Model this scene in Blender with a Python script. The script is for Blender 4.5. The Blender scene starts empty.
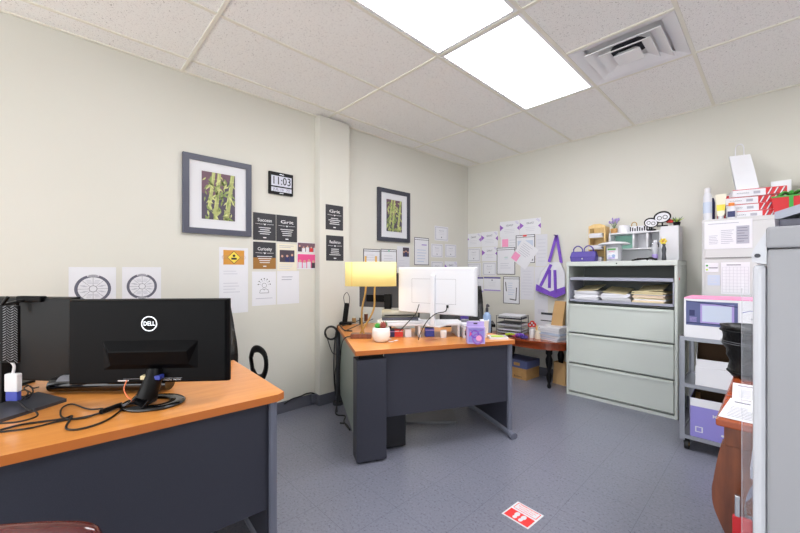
import bpy, bmesh, math, random
from mathutils import Vector, Matrix
random.seed(7)
R = math.radians
PI = math.pi
COL = bpy.context.scene.collection
# ------------------------------------------------------------------ camera maths
CH, YAW, FPX, HOR = 1.26, 0.80644, 361.24, 270.66
FW = Vector((-math.sin(YAW), math.cos(YAW), 0)); RT = Vector((math.cos(YAW), math.sin(YAW), 0))
CAM = Vector((0, 0, CH))
XW, YW, HC = -3.035, 4.245, 2.726         # left wall, back wall, ceiling height
def ray(u, v): return FW + RT*((u-400)/FPX) + Vector((0, 0, (HOR-v)/FPX))
def onz(u, v, z): d = ray(u, v); return CAM + d*((z-CH)/d.z)
def onx(u, v, x=XW): d = ray(u, v); return CAM + d*(x/d.x)
def ony(u, v, y=YW): d = ray(u, v); return CAM + d*(y/d.y)
def onf(u, v, f): return CAM + ray(u, v)*f
# ------------------------------------------------------------------ materials
def lin(c): return tuple(((x/255)/12.92 if x/255 <= .04045 else ((x/255+.055)/1.055)**2.4) for x in c) + (1,)
MATS = {}
def mat(name, rgb=(200,200,200), rough=.5, metal=0, emit=0, ecol=None, spec=.5, trans=0, alpha=1, coat=0, noise=None, bump=None, sss=0):
    if name in MATS: return MATS[name]
    m = bpy.data.materials.new(name); m.use_nodes = True
    nt = m.node_tree; b = nt.nodes['Principled BSDF']
    b.inputs['Base Color'].default_value = lin(rgb)
    b.inputs['Roughness'].default_value = rough; b.inputs['Metallic'].default_value = metal
    b.inputs['Specular IOR Level'].default_value = spec
    b.inputs['Transmission Weight'].default_value = trans; b.inputs['Alpha'].default_value = alpha
    b.inputs['Coat Weight'].default_value = coat
    if emit:
        b.inputs['Emission Color'].default_value = lin(ecol or rgb); b.inputs['Emission Strength'].default_value = emit
    if noise or bump:
        tc = nt.nodes.new('ShaderNodeTexCoord'); mp = nt.nodes.new('ShaderNodeMapping')
        nt.links.new(tc.outputs['Object'], mp.inputs['Vector'])
    if noise:   # (scale, other rgb, (sx,sy,sz), detail)
        n = nt.nodes.new('ShaderNodeTexNoise'); n.inputs['Scale'].default_value = noise[0]
        n.inputs['Detail'].default_value = noise[3] if len(noise) > 3 else 4
        mp.inputs['Scale'].default_value = noise[2] if len(noise) > 2 else (1,1,1)
        r = nt.nodes.new('ShaderNodeValToRGB'); r.color_ramp.elements[0].position = .35; r.color_ramp.elements[1].position = .65
        r.color_ramp.elements[0].color = lin(rgb); r.color_ramp.elements[1].color = lin(noise[1])
        nt.links.new(mp.outputs[0], n.inputs['Vector']); nt.links.new(n.outputs['Fac'], r.inputs[0]); nt.links.new(r.outputs[0], b.inputs['Base Color'])
    if bump:    # (scale, strength)
        n2 = nt.nodes.new('ShaderNodeTexNoise'); n2.inputs['Scale'].default_value = bump[0]
        bp = nt.nodes.new('ShaderNodeBump'); bp.inputs['Strength'].default_value = bump[1]; bp.inputs['Distance'].default_value = .01
        nt.links.new(tc.outputs['Object'], n2.inputs['Vector']); nt.links.new(n2.outputs['Fac'], bp.inputs['Height']); nt.links.new(bp.outputs[0], b.inputs['Normal'])
    MATS[name] = m; return m
mat('wall', (215,213,203), .75, noise=(1.3, (217,215,206)), bump=(180,.04))
mat('trim_grey', (92,94,106), .45)
mat('grid', (236,233,220), .5); mat('white_metal', (240,240,242), .4)
mat('oak', (226,150,74), .3, coat=.25, noise=(5,(216,138,62),(9,.9,1),6))
mat('oak2', (228,154,80), .3, coat=.25, noise=(5,(219,142,66),(.9,9,1),6))
mat('oak_edge', (190,108,48), .4)
mat('slate', (52,53,66), .5, noise=(300,(46,48,59))); mat('slate_light', (104,107,122), .4)
mat('slate_green_lit', (150,160,152), .35)  # slate with the greenish light on the return panel put into its colour
mat('black', (8,8,10), .4, spec=.2); mat('black_gloss', (6,6,8), .12, coat=.3); mat('black_mat', (7,7,9), .45, spec=.1); mat('cable', (14,14,16), .45)
mat('leather', (11,11,13), .38, bump=(40,.5)); mat('dark_grey', (58,59,66), .5); mat('mid_grey', (120,121,128), .45)
mat('silver', (190,192,196), .25, .9); mat('steel', (150,152,160), .32, .75)
mat('white', (220,220,224), .5); mat('paper', (228,228,233), .8); mat('paper2', (217,217,223), .8); mat('paper3', (214,214,222), .8)
mat('cream_paper', (232,226,206), .8); mat('print', (176,176,188), .8); mat('print_dark', (98,98,112), .8); mat('ink', (40,40,46), .8)
mat('print_light', (208,208,216), .8); mat('blueish', (196,206,224), .8)
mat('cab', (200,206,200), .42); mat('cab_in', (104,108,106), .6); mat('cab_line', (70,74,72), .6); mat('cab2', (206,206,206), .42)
mat('copier', (158,158,163), .5); mat('copier_white', (206,207,213), .35); mat('copier_dark', (74,74,88), .45); mat('copier_tray', (158,160,176), .4)
mat('clear_film', (226,228,238), .15, alpha=.08)
mat('purple', (116,70,190), .55, noise=(30,(128,82,200))); mat('purple_dark', (74,60,150), .5); mat('violet', (150,96,190), .7); mat('lilac', (190,170,226), .6); mat('purple_bag', (84,70,152), .45)
mat('pink', (246,160,200), .7); mat('hot_pink', (222,80,140), .5)
mat('cherry', (150,66,30), .28, coat=.3, noise=(4,(128,52,22),(1,8,1),6)); mat('cherry_top', (176,86,44), .22, coat=.4, noise=(4,(160,72,34),(1,8,1),6))
mat('brown_wood', (134,72,38), .35, coat=.2, noise=(4,(98,48,26),(7,7,1),6)); mat('plastic_white', (226,228,234), .4); mat('laminator_grey', (168,166,156), .35, .3); mat('mahogany', (92,24,22), .15, coat=.6, noise=(5,(66,14,14),(1,7,1)))
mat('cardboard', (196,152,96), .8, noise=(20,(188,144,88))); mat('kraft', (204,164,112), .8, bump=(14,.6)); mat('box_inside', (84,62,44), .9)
mat('box_blue', (88,96,140), .6); mat('box_purple', (142,134,206), .6); mat('box_print', (112,104,178), .6)
mat('manila', (226,212,170), .75); mat('manila2', (236,214,190), .75)
mat('red', (206,36,44), .5); mat('red2', (226,66,60), .55); mat('orange', (236,140,60), .5); mat('green', (60,160,60), .5); mat('green2', (96,176,90), .55); mat('lime', (186,216,60), .5)
mat('teal', (140,196,176), .5); mat('blue', (60,74,170), .4); mat('navy', (40,46,96), .45); mat('yellow', (240,216,80), .5); mat('lavender', (168,150,210), .7); mat('leaf', (90,120,84), .6)
mat('brass', (190,150,84), .3, .8); mat('wood_light', (226,194,134), .45, noise=(5,(214,180,118),(9,1,1))); mat('ceramic', (238,238,238), .25, coat=.3)
mat('soil', (90,64,44), .9); mat('cactus_red', (150,70,60), .6); mat('skin_tone', (206,160,140), .7); mat('photo_dark', (70,60,72), .6)
mat('frame_slate', (74,76,92), .4); mat('frame_dark', (60,62,74), .4); mat('art_dark', (84,76,92), .6); mat('art_plum', (112,84,98), .6); mat('bamboo', (178,184,118), .6); mat('bamboo2', (140,158,92), .6); mat('bamboo_hi', (206,210,140), .6)
mat('poster_black', (50,50,56), .6); mat('poster_gold', (160,112,50), .6); mat('chalk', (226,226,228), .7)
mat('lcd', (200,202,216), .35); mat('gold', (214,150,60), .6); mat('bluegel', (150,176,214), .15, alpha=.75)
mat('clear_plastic', (226,228,236), .1, alpha=.5); mat('floor_red', (232,54,52), .45)
mat('panel_light', (255,255,255), .5, emit=9, ecol=(250,250,255))
mat('shade', (240,222,150), .7, emit=.2, ecol=(255,214,110)); mat('shade_seam', (226,186,90), .7)
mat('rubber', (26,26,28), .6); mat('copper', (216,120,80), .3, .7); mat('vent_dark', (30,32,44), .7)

def floor_mat():
    m = bpy.data.materials.new('floor_tile'); m.use_nodes = True; nt = m.node_tree; L = nt.links; N = nt.nodes
    b = N['Principled BSDF']; b.inputs['Roughness'].default_value = .3; b.inputs['Coat Weight'].default_value = .25; b.inputs['Coat Roughness'].default_value = .22
    tc = N.new('ShaderNodeTexCoord'); mp = N.new('ShaderNodeMapping'); L.new(tc.outputs['Object'], mp.inputs[0])
    n = N.new('ShaderNodeTexNoise'); n.inputs['Scale'].default_value = 75; n.inputs['Detail'].default_value = 6; n.inputs['Roughness'].default_value = .75
    r = N.new('ShaderNodeValToRGB'); e = r.color_ramp.elements
    e[0].position = .35; e[0].color = lin((70,72,88)); e[1].position = .43; e[1].color = lin((118,120,134)); x = e.new(.62); x.color = lin((128,130,144)); x = e.new(.7); x.color = lin((160,162,172))
    L.new(mp.outputs[0], n.inputs['Vector']); L.new(n.outputs['Fac'], r.inputs[0])
    n2 = N.new('ShaderNodeTexNoise'); n2.inputs['Scale'].default_value = 2.2; L.new(mp.outputs[0], n2.inputs['Vector'])
    hs = N.new('ShaderNodeHueSaturation'); mr = N.new('ShaderNodeMapRange'); mr.inputs[3].default_value = .93; mr.inputs[4].default_value = 1.07
    L.new(n2.outputs['Fac'], mr.inputs[0]); L.new(mr.outputs[0], hs.inputs['Value']); L.new(r.outputs[0], hs.inputs['Color'])
    # tile joints, 12 inch
    sx = N.new('ShaderNodeSeparateXYZ'); L.new(mp.outputs[0], sx.inputs[0])
    def joint(out, off):
        a = N.new('ShaderNodeMath'); a.operation = 'ADD'; a.inputs[1].default_value = off; L.new(out, a.inputs[0])
        p = N.new('ShaderNodeMath'); p.operation = 'PINGPONG'; p.inputs[1].default_value = .1524; L.new(a.outputs[0], p.inputs[0])
        c = N.new('ShaderNodeMath'); c.operation = 'LESS_THAN'; c.inputs[1].default_value = .0013; L.new(p.outputs[0], c.inputs[0]); return c.outputs[0]
    jx = joint(sx.outputs[0], .487+3.048); jy = joint(sx.outputs[1], -1.012+3.048)
    mx = N.new('ShaderNodeMath'); mx.operation = 'MAXIMUM'; L.new(jx, mx.inputs[0]); L.new(jy, mx.inputs[1])
    sc = N.new('ShaderNodeMath'); sc.operation = 'MULTIPLY'; sc.inputs[1].default_value = .5; L.new(mx.outputs[0], sc.inputs[0])
    mix = N.new('ShaderNodeMix'); mix.data_type = 'RGBA'; mix.inputs[7].default_value = lin((70,72,88))
    L.new(sc.outputs[0], mix.inputs[0]); L.new(hs.outputs[0], mix.inputs[6]); L.new(mix.outputs[2], b.inputs['Base Color'])
    n3 = N.new('ShaderNodeTexNoise'); n3.inputs['Scale'].default_value = 3.5; L.new(mp.outputs[0], n3.inputs['Vector'])
    m3 = N.new('ShaderNodeMapRange'); m3.inputs[3].default_value = .24; m3.inputs[4].default_value = .4; L.new(n3.outputs['Fac'], m3.inputs[0]); L.new(m3.outputs[0], b.inputs['Roughness'])
    MATS['floor_tile'] = m
def ceil_mat():
    m = bpy.data.materials.new('ceiling_tile'); m.use_nodes = True; nt = m.node_tree; L = nt.links; N = nt.nodes
    b = N['Principled BSDF']; b.inputs['Roughness'].default_value = .9
    tc = N.new('ShaderNodeTexCoord'); n = N.new('ShaderNodeTexNoise'); n.inputs['Scale'].default_value = 130; n.inputs['Detail'].default_value = 3; n.inputs['Distortion'].default_value = 1.2
    L.new(tc.outputs['Object'], n.inputs['Vector'])
    r = N.new('ShaderNodeValToRGB'); e = r.color_ramp.elements; e[0].position = .30; e[0].color = lin((176,172,170)); e[1].position = .40; e[1].color = lin((248,247,244))
    L.new(n.outputs['Fac'], r.inputs[0]); L.new(r.outputs[0], b.inputs['Base Color'])
    bp = N.new('ShaderNodeBump'); bp.inputs['Strength'].default_value = .35; bp.inputs['Distance'].default_value = .004
    L.new(r.outputs[0], bp.inputs['Height']); L.new(bp.outputs[0], b.inputs['Normal'])
    MATS['ceiling_tile'] = m
floor_mat(); ceil_mat()

# ------------------------------------------------------------------ mesh builder
TEXTS = {}
def text_mesh(s, bold=0):
    k = (s, bold)
    if k in TEXTS: return TEXTS[k]
    c = bpy.data.curves.new('t', 'FONT'); c.body = s; c.size = 1; c.offset = bold; c.resolution_u = 2; c.align_x = 'CENTER'; c.align_y = 'CENTER'
    o = bpy.data.objects.new('t', c); COL.objects.link(o)
    dg = bpy.context.evaluated_depsgraph_get(); me = bpy.data.meshes.new_from_object(o.evaluated_get(dg))
    vs = [v.co.copy() for v in me.vertices]; fs = [tuple(p.vertices) for p in me.polygons]
    bpy.data.objects.remove(o); bpy.data.curves.remove(c); bpy.data.meshes.remove(me)
    TEXTS[k] = (vs, fs); return TEXTS[k]
def catmull(P, n=6):
    P = [Vector(p) for p in P]
    if len(P) < 3: return P
    Q = [2*P[0]-P[1]] + P + [2*P[-1]-P[-2]]; out = []
    for i in range(1, len(Q)-2):
        a, b, c, d = Q[i-1], Q[i], Q[i+1], Q[i+2]
        for k in range(n):
            t = k/n
            out.append(.5*((2*b)+(c-a)*t+(2*a-5*b+4*c-d)*t*t+(3*b-a-3*c+d)*t**3))
    out.append(P[-1]); return out
class MB:
    def __init__(s): s.v = []; s.f = []; s.m = []; s.sm = []; s.mats = []; s.M = Matrix.Identity(4)
    def add(s, vs, fs, m, smooth=False):
        b = len(s.v); s.v += [s.M @ Vector(x) for x in vs]
        if m not in s.mats: s.mats.append(m)
        i = s.mats.index(m)
        for f in fs: s.f.append([b+k for k in f]); s.m.append(i); s.sm.append(smooth)
        return s
    def box(s, a, b, m):
        x0,y0,z0 = a; x1,y1,z1 = b
        if x0 > x1: x0, x1 = x1, x0
        if y0 > y1: y0, y1 = y1, y0
        if z0 > z1: z0, z1 = z1, z0
        return s.add([(x0,y0,z0),(x1,y0,z0),(x1,y1,z0),(x0,y1,z0),(x0,y0,z1),(x1,y0,z1),(x1,y1,z1),(x0,y1,z1)],
            [(0,3,2,1),(4,5,6,7),(0,1,5,4),(1,2,6,5),(2,3,7,6),(3,0,4,7)], m)
    def cbox(s, c, d, m, rz=0, rx=0, ry=0):
        M0 = s.M; s.M = M0 @ Matrix.Translation(c) @ Matrix.Rotation(rz,4,'Z') @ Matrix.Rotation(ry,4,'Y') @ Matrix.Rotation(rx,4,'X')
        s.box((-d[0]/2,-d[1]/2,-d[2]/2), (d[0]/2,d[1]/2,d[2]/2), m); s.M = M0; return s
    def prism(s, pts, z0, z1, m, smooth=False, m_side=None):   # pts ccw
        n = len(pts); vs = [(p[0],p[1],z0) for p in pts] + [(p[0],p[1],z1) for p in pts]
        s.add(vs, [tuple(range(n-1,-1,-1)), tuple(range(n,2*n))], m)
        s.add(vs, [(i,(i+1)%n,n+(i+1)%n,n+i) for i in range(n)], m_side or m, smooth); return s
    def lathe(s, prof, m, n=24, c=(0,0,0), sx=1, sy=1):       # prof (r,z) bottom to top
        vs = []; fs = []
        for r, z in prof:
            for k in range(n): a = 2*PI*k/n; vs.append((c[0]+r*math.cos(a)*sx, c[1]+r*math.sin(a)*sy, c[2]+z))
        for i in range(len(prof)-1):
            for k in range(n): fs.append((i*n+k, i*n+(k+1)%n, (i+1)*n+(k+1)%n, (i+1)*n+k))
        s.add(vs, fs, m, True)
        L = len(prof)
        if prof[0][0] > 1e-5: s.add(vs[:n], [tuple(range(n-1,-1,-1))], m)
        if prof[-1][0] > 1e-5: s.add(vs[-n:], [tuple(range(n))], m)
        return s
    def cyl(s, a, b, r, m, n=16, r2=None):
        a = Vector(a); b = Vector(b); d = b-a; q = d.to_track_quat('Z','Y').to_matrix().to_4x4(); M0 = s.M
        s.M = M0 @ Matrix.Translation(a) @ q; s.lathe([(r,0),(r if r2 is None else r2,d.length)], m, n); s.M = M0; return s
    def tube(s, P, r, m, n=8, closed=False, smooth_path=True, k=6, flat=None):
        P = catmull(P, k) if smooth_path else [Vector(p) for p in P]
        N = len(P); vs = []; up = Vector((0,0,1)); pn = None
        for i in range(N):
            t = (P[(i+1)%N]-P[i-1]) if closed else (P[min(i+1,N-1)]-P[max(i-1,0)])
            t = t.normalized() if t.length > 1e-9 else Vector((0,0,1))
            if pn is None: pn = t.cross(up if abs(t.z) < .9 else Vector((1,0,0))).normalized()
            pn = (pn - t*pn.dot(t)).normalized(); bn = t.cross(pn)
            rr = r(i/(N-1)) if callable(r) else r
            for j in range(n):
                a = 2*PI*j/n; ca, sa = math.cos(a), math.sin(a)
                vs.append(P[i] + (pn*ca*rr*(flat or 1) + bn*sa*rr))
        fs = [(i*n+j, i*n+(j+1)%n, ((i+1)%N)*n+(j+1)%n, ((i+1)%N)*n+j) for i in range(N if closed else N-1) for j in range(n)]
        s.add(vs, fs, m, True)
        if not closed: s.add(vs, [tuple(range(n-1,-1,-1)), tuple(range((N-1)*n, N*n))], m)
        return s
    def ball(s, c, r, m, n=14, sz=1, sx=1, sy=1):
        h = n//2; pr = [(math.cos(-PI/2+PI*i/h)*r, math.sin(-PI/2+PI*i/h)*r*sz) for i in range(h+1)]
        pr[0] = (r*.02, pr[0][1]); pr[-1] = (r*.02, pr[-1][1])
        return s.lathe(pr, m, n, c, sx, sy)
    # flat printing in the local xy plane, z = layer
    def rect(s, x0, y0, x1, y1, m, k=1): z = k*.0004; return s.add([(x0,y0,z),(x1,y0,z),(x1,y1,z),(x0,y1,z)], [(0,1,2,3)], m)
    def poly(s, pts, m, k=1): return s.add([(p[0],p[1],k*.0004) for p in pts], [tuple(range(len(pts)))], m)
    def disc(s, cx, cy, r, m, k=1, n=24, sy=1): return s.poly([(cx+r*math.cos(2*PI*i/n), cy+r*sy*math.sin(2*PI*i/n)) for i in range(n)], m, k)
    def ring(s, cx, cy, r0, r1, m, k=1, n=36):
        z = k*.0004; vs = [(cx+r*math.cos(2*PI*i/n), cy+r*math.sin(2*PI*i/n), z) for r in (r0,r1) for i in range(n)]
        return s.add(vs, [(i,n+i,n+(i+1)%n,(i+1)%n) for i in range(n)], m)
    def stroke(s, pts, w, m, k=1):
        for a, b in zip(pts, pts[1:]):
            a = Vector(a); b = Vector(b); d = (b-a); 
            if d.length < 1e-6: continue
            q = Vector((-d.y, d.x)).normalized()*w/2; s.poly([a-q, b-q, b+q, a+q], m, k)
        return s
    def text(s, st, cx, cy, size, m, k=1, bold=0, w=None):
        vs, fs = text_mesh(st, bold); xs = [v.x for v in vs]; wd = max(xs)-min(xs); sx = size if w is None else w/wd
        return s.add([(cx+v.x*sx, cy+v.y*size, k*.0004) for v in vs], fs, m)
    def lines(s, x0, y0, x1, y1, n, m, k=1, t=.3, center=False):
        h = (y1-y0)/n
        for i in range(n):
            w = (x1-x0)*random.uniform(.6,1); yy = y0+h*(i+.5); xa = (x0+x1-w)/2 if center else x0
            s.rect(xa, yy-h*t/2, xa+w, yy+h*t/2, m, k)
        return s
    def build(s, name, parent=None, bevel=0, loc=None, rz=0):
        me = bpy.data.meshes.new(name); me.from_pydata([tuple(v) for v in s.v], [], s.f)
        for x in s.mats: me.materials.append(MATS[x])
        me.polygons.foreach_set('material_index', s.m); me.polygons.foreach_set('use_smooth', s.sm)
        me.update(); o = bpy.data.objects.new(name, me); COL.objects.link(o)
        if parent: o.parent = parent
        if loc is not None: o.location = loc
        if rz: o.rotation_euler.z = rz
        if bevel:
            b = o.modifiers.new('bevel','BEVEL'); b.width = bevel; b.segments = 2; b.limit_method = 'ANGLE'; b.angle_limit = R(40)
        return o
def tag(o, label, cat=None, group=None, kind=None):
    if label: o['label'] = label
    if cat: o['category'] = cat
    if group: o['group'] = group
    if kind: o['kind'] = kind
    return o
def empty(name, loc, rz, label, cat, group=None):
    o = bpy.data.objects.new(name, None); COL.objects.link(o); o.location = loc; o.rotation_euler.z = rz; o.empty_display_size = .1
    return tag(o, label, cat, group)
def copy_tree(o, parent=None):
    c = o.copy(); COL.objects.link(c)
    if parent: c.parent = parent
    for ch in list(o.children): copy_tree(ch, c)
    return c
def struct(mb, name, bevel=0): return tag(mb.build(name, bevel=bevel), None, kind='structure')
def yaw_of(v): return math.atan2(v[1], v[0])

# ================================================================== SETTING
X1, Y0 = 2.2, -2.4
struct(MB().box((XW-.1,Y0-.1,-.08),(X1+.1,YW+.1,0),'floor_tile'), 'floor')
struct(MB().box((XW-.1,Y0,0),(XW,YW,HC),'wall'), 'wall_left')
struct(MB().box((XW-.1,YW,0),(X1+.1,YW+.1,HC),'wall'), 'wall_back')
struct(MB().box((X1,Y0,0),(X1+.1,YW,HC),'wall'), 'wall_right')
struct(MB().box((XW-.1,Y0-.1,0),(X1+.1,Y0,.25),'wall').box((XW-.1,Y0-.1,2.6),(X1+.1,Y0,HC),'wall').box((XW-.1,Y0-.1,.25),(XW+.2,Y0,2.6),'wall').box((X1-.2,Y0-.1,.25),(X1+.1,Y0,2.6),'wall'), 'wall_front')
wm = MB()
for k in range(5): xx = XW+.2+(X1-XW-.4)*k/4; wm.box((xx-.025,Y0-.08,.25),(xx+.025,Y0-.03,2.6),'white_metal')
for zz in (.25,1.5,2.55): wm.box((XW+.2,Y0-.08,zz),(X1-.2,Y0-.03,zz+.05),'white_metal')
struct(wm, 'added_window_1')  # unseen window frame and opening, added to bring in daylight fill
struct(MB().box((XW,1.79,0),(-2.95,2.13,HC-.012),'wall'), 'wall_column')
def bb(name, boxes):
    m = MB()
    for a, b in boxes: m.box(a, b, 'trim_grey')
    struct(m, name, .003)
bb('baseboard_left', [((XW,Y0,0),(XW+.012,1.778,.1)), ((XW,2.142,0),(XW+.012,YW,.1)), ((XW,1.778,0),(-2.938,1.79,.1)), ((-2.95,1.79,0),(-2.938,2.13,.1)), ((XW,2.13,0),(-2.938,2.142,.1))])
bb('baseboard_back', [((XW+.012,YW-.012,0),(X1,YW,.1))])
# ceiling: slab of lay-in tiles above a metal grid
GX, GY, TS, TL = -2.8266, .681, .61, 1.2192
LIGHTS = [(2,0),(2,1),(6,0),(6,1)]
cm = MB()
xs = [XW]+[GX+TS*i for i in range(0, 9) if GX+TS*i < X1]+[X1]
ys = [Y0]+[GY+TL*j for j in range(-2, 4) if Y0 < GY+TL*j < YW]+[YW]
vx0, vx1, vy1 = GX+3*TS, GX+4*TS, GY+2*TL; vy0 = vy1-TS
for i in range(len(xs)-1):
    for j in range(len(ys)-1):
        a = (xs[i], ys[j]); b = (xs[i+1], ys[j+1]); cx = (a[0]+b[0])/2; cy = (a[1]+b[1])/2
        if any(GX+TS*p < cx < GX+TS*(p+1) and GY+TL*q < cy < GY+TL*(q+1) for p, q in LIGHTS): continue
        if vx0 < cx < vx1 and GY+TL < cy < vy1: b = (b[0], vy0)
        cm.box((a[0],a[1],HC+.004),(b[0],b[1],HC+.03),'ceiling_tile')
cm.box((XW-.1,Y0-.1,HC+.09),(X1+.1,YW+.1,HC+.12),'white_metal')
struct(cm, 'ceiling')
gm = MB(); gw = .0105
for x in xs[1:-1]: gm.box((x-gw,Y0,HC-.002),(x+gw,YW,HC+.006),'grid')
for y in ys[1:-1]: gm.box((XW,y-gw,HC-.0022),(X1,y+gw,HC+.0058),'grid')
gm.box((vx0,vy0-gw,HC-.0022),(vx1,vy0+gw,HC+.0058),'grid')
gm.box((XW,Y0,HC-.003),(XW+.02,YW,HC+.004),'grid').box((XW,YW-.02,HC-.003),(X1,YW,HC+.004),'grid')
tag(gm.build('trim_1'), 'painted metal ceiling grid between the tiles', kind='structure')
def ceiling_light(i, j, label):
    e = empty('ceiling_light', (GX+TS*(i+.5), GY+TL*(j+.5), HC), 0, label, 'ceiling light', None)
    w, l = TS/2-.012, TL/2-.012
    f = MB(); f.box((-w,-l,0),(-w+.02,l,.05),'white_metal').box((w-.02,-l,0),(w,l,.05),'white_metal').box((-w+.02,-l,0),(w-.02,-l+.02,.05),'white_metal').box((-w+.02,l-.02,0),(w-.02,l,.05),'white_metal').box((-w,-l,.05),(w,l,.06),'white_metal')
    f.build('frame', e); MB().box((-w+.02,-l+.02,.004),(w-.02,l-.02,.012),'panel_light').build('diffuser', e); return e
ceiling_light(2,1,'bright rectangular light panel nearest the air vent, farther from the camera')
ceiling_light(2,0,'bright rectangular light panel at the top edge of the picture, nearer the camera')
ceiling_light(6,1,'added fill light panel on the far right side of the ceiling, outside the view')  # unseen pair of panels, added as fill light on the right
ceiling_light(6,0,'added fill light panel right of the copier, outside the view')
# air vent
e = empty('air_vent', ((vx0+vx1)/2,(vy0+vy1)/2,HC), 0, 'white square stepped air vent set in the ceiling grid beside the light', 'air vent')
w = TS/2-.012
def frustum(mb, r0, z0, r1, z1, m, cx=0, cy=0, t=.006):
    vs = [(cx+sx*r, cy+sy*r, z) for r, z in ((r0,z0),(r1,z1)) for sx, sy in ((-1,-1),(1,-1),(1,1),(-1,1))]
    vs += [(x,y,z+t) for x,y,z in vs]
    fs = []
    for k in range(4):
        n = (k+1)%4; fs += [(k,n,4+n,4+k),(8+k,12+k,12+n,8+n),(k,8+k,8+n,n),(4+k,4+n,12+n,12+k)]
    mb.add(vs, fs, m)
m = MB(); frustum(m, w, -.001, w-.075, .022, 'white_metal'); m.box((-w,-w,.05),(w,w,.06),'white_metal').box((-w,-w,.0),(-w+.004,w,.05),'white_metal').box((w-.004,-w,0),(w,w,.05),'white_metal').box((-w,-w,0),(w,-w+.004,.05),'white_metal').box((-w,w-.004,0),(w,w,.05),'white_metal'); m.build('frame', e)
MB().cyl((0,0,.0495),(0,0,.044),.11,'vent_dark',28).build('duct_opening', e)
m = MB(); frustum(m, .215, -.016, .150, .014, 'white_metal'); m.build('outer_cone', e)
m = MB(); frustum(m, .150, -.020, .09, .008, 'white_metal'); m.build('middle_cone', e)
m = MB(); m.box((-.075,-.075,-.022),(.075,.075,-.016),'white_metal'); frustum(m, .077, -.022, .05, .006, 'white_metal'); m.build('centre_plate', e, .003)

# ================================================================== WALL PAPER THINGS
ML = Matrix(((0,0,1,0),(1,0,0,0),(0,1,0,0),(0,0,0,1)))        # local x->+y, y->+z, z->+x
MBK = Matrix(((1,0,0,0),(0,0,-1,0),(0,1,0,0),(0,0,0,1)))      # local x->+x, y->+z, z->-y
def wall_rect(side, u0, v0, u1, v1, plane=None):
    if side == 'L':
        a = onx(u0,v0,plane or XW); b = onx(u1,v1,plane or XW); return (a.y, b.z, b.y-a.y, a.z-b.z)
    a = ony(u0,v0,plane or YW); b = ony(u1,v1,plane or YW); return (a.x, b.z, b.x-a.x, a.z-b.z)
def sheet(side, px, draw, name, label, cat, group=None, off=.001, th=.0008, m='paper', plane=None, rot=0, fixed=None):
    x, z, w, h = fixed or wall_rect(side, *px, plane=plane)
    mb = MB()
    if rot: mb.M = Matrix.Rotation(rot,4,'Z')
    mb.box((-w/2,-h/2,-th),(w/2,h/2,0), m)
    draw(mb, w, h)
    o = mb.build(name)
    base = Matrix.Translation(((plane or XW)+off+th, x+w/2, z+h/2)) @ ML if side == 'L' else Matrix.Translation((x+w/2, (plane or YW)-off-th, z+h/2)) @ MBK
    o.matrix_world = base
    return tag(o, label, cat, group)
def d_text(n=8, m='print', cx=True):
    def f(b, w, h): b.lines(-w*.4,-h*.4,w*.4,h*.4,n,m,center=cx)
    return f
def d_blank(b, w, h): b.lines(-w*.4,h*.1,w*.4,h*.42,4,'print_light')
def d_wheel(b, w, h):
    r = w*.39; cy = h*.02
    b.ring(0,cy,r*.82,r,'print_dark'); b.ring(0,cy,r*.2,r*.23,'print_dark')
    for k in range(8):
        a = PI*k/4; b.stroke([(r*.22*math.cos(a),cy+r*.22*math.sin(a)),(r*.82*math.cos(a),cy+r*.82*math.sin(a))],.0016,'print_dark')
        a += PI/8
        for q in (.42,.52,.62): b.rect(r*q*math.cos(a)-.012,cy+r*q*math.sin(a)-.0012,r*q*math.cos(a)+.012,cy+r*q*math.sin(a)+.0012,'print')
    for a in (PI/2,-PI/2): b.rect(-.03,cy+math.sin(a)*r*.91-.004,.03,cy+math.sin(a)*r*.91+.004,'paper2',2); b.rect(-.024,cy+math.sin(a)*r*.91-.0015,.024,cy+math.sin(a)*r*.91+.0015,'print_dark',3)
sheet('L',(68.5,267,116,311),d_wheel,'wheel_diagram','white sheet with a large black spoked wheel diagram, left one above the monitor','printed sheet')
sheet('L',(122,267,161,306),d_wheel,'wheel_diagram','white sheet with a spoked wheel diagram, right one of the two above the monitor','printed sheet')
def d_warn(b, w, h):
    b.rect(-w*.36,h*.24,w*.36,h*.46,'gold'); cy = h*.35; r = h*.1
    for k in range(5):
        for q in (-1,1): b.ring(q*w*(.16+.045*k),cy,.012,.0145,'cardboard',2,16)
    b.poly([(-r,cy),(0,cy-r),(r,cy),(0,cy+r)],'ink',2); b.poly([(-r*.9,cy),(0,cy-r*.9),(r*.9,cy),(0,cy+r*.9)],'yellow',3)
    b.disc(0,cy+r*.25,r*.2,'ink',4); b.rect(-r*.4,cy-r*.35,r*.4,cy-r*.05,'ink',4)
    b.lines(-w*.36,h*.08,w*.3,h*.16,2,'print_light'); b.lines(-w*.36,-h*.2,w*.3,-h*.02,4,'print_light')
sheet('L',(219,247,248,312),d_warn,'notice_sheet','tall white sheet with an orange patterned header and yellow diamond sign','notice')
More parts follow.
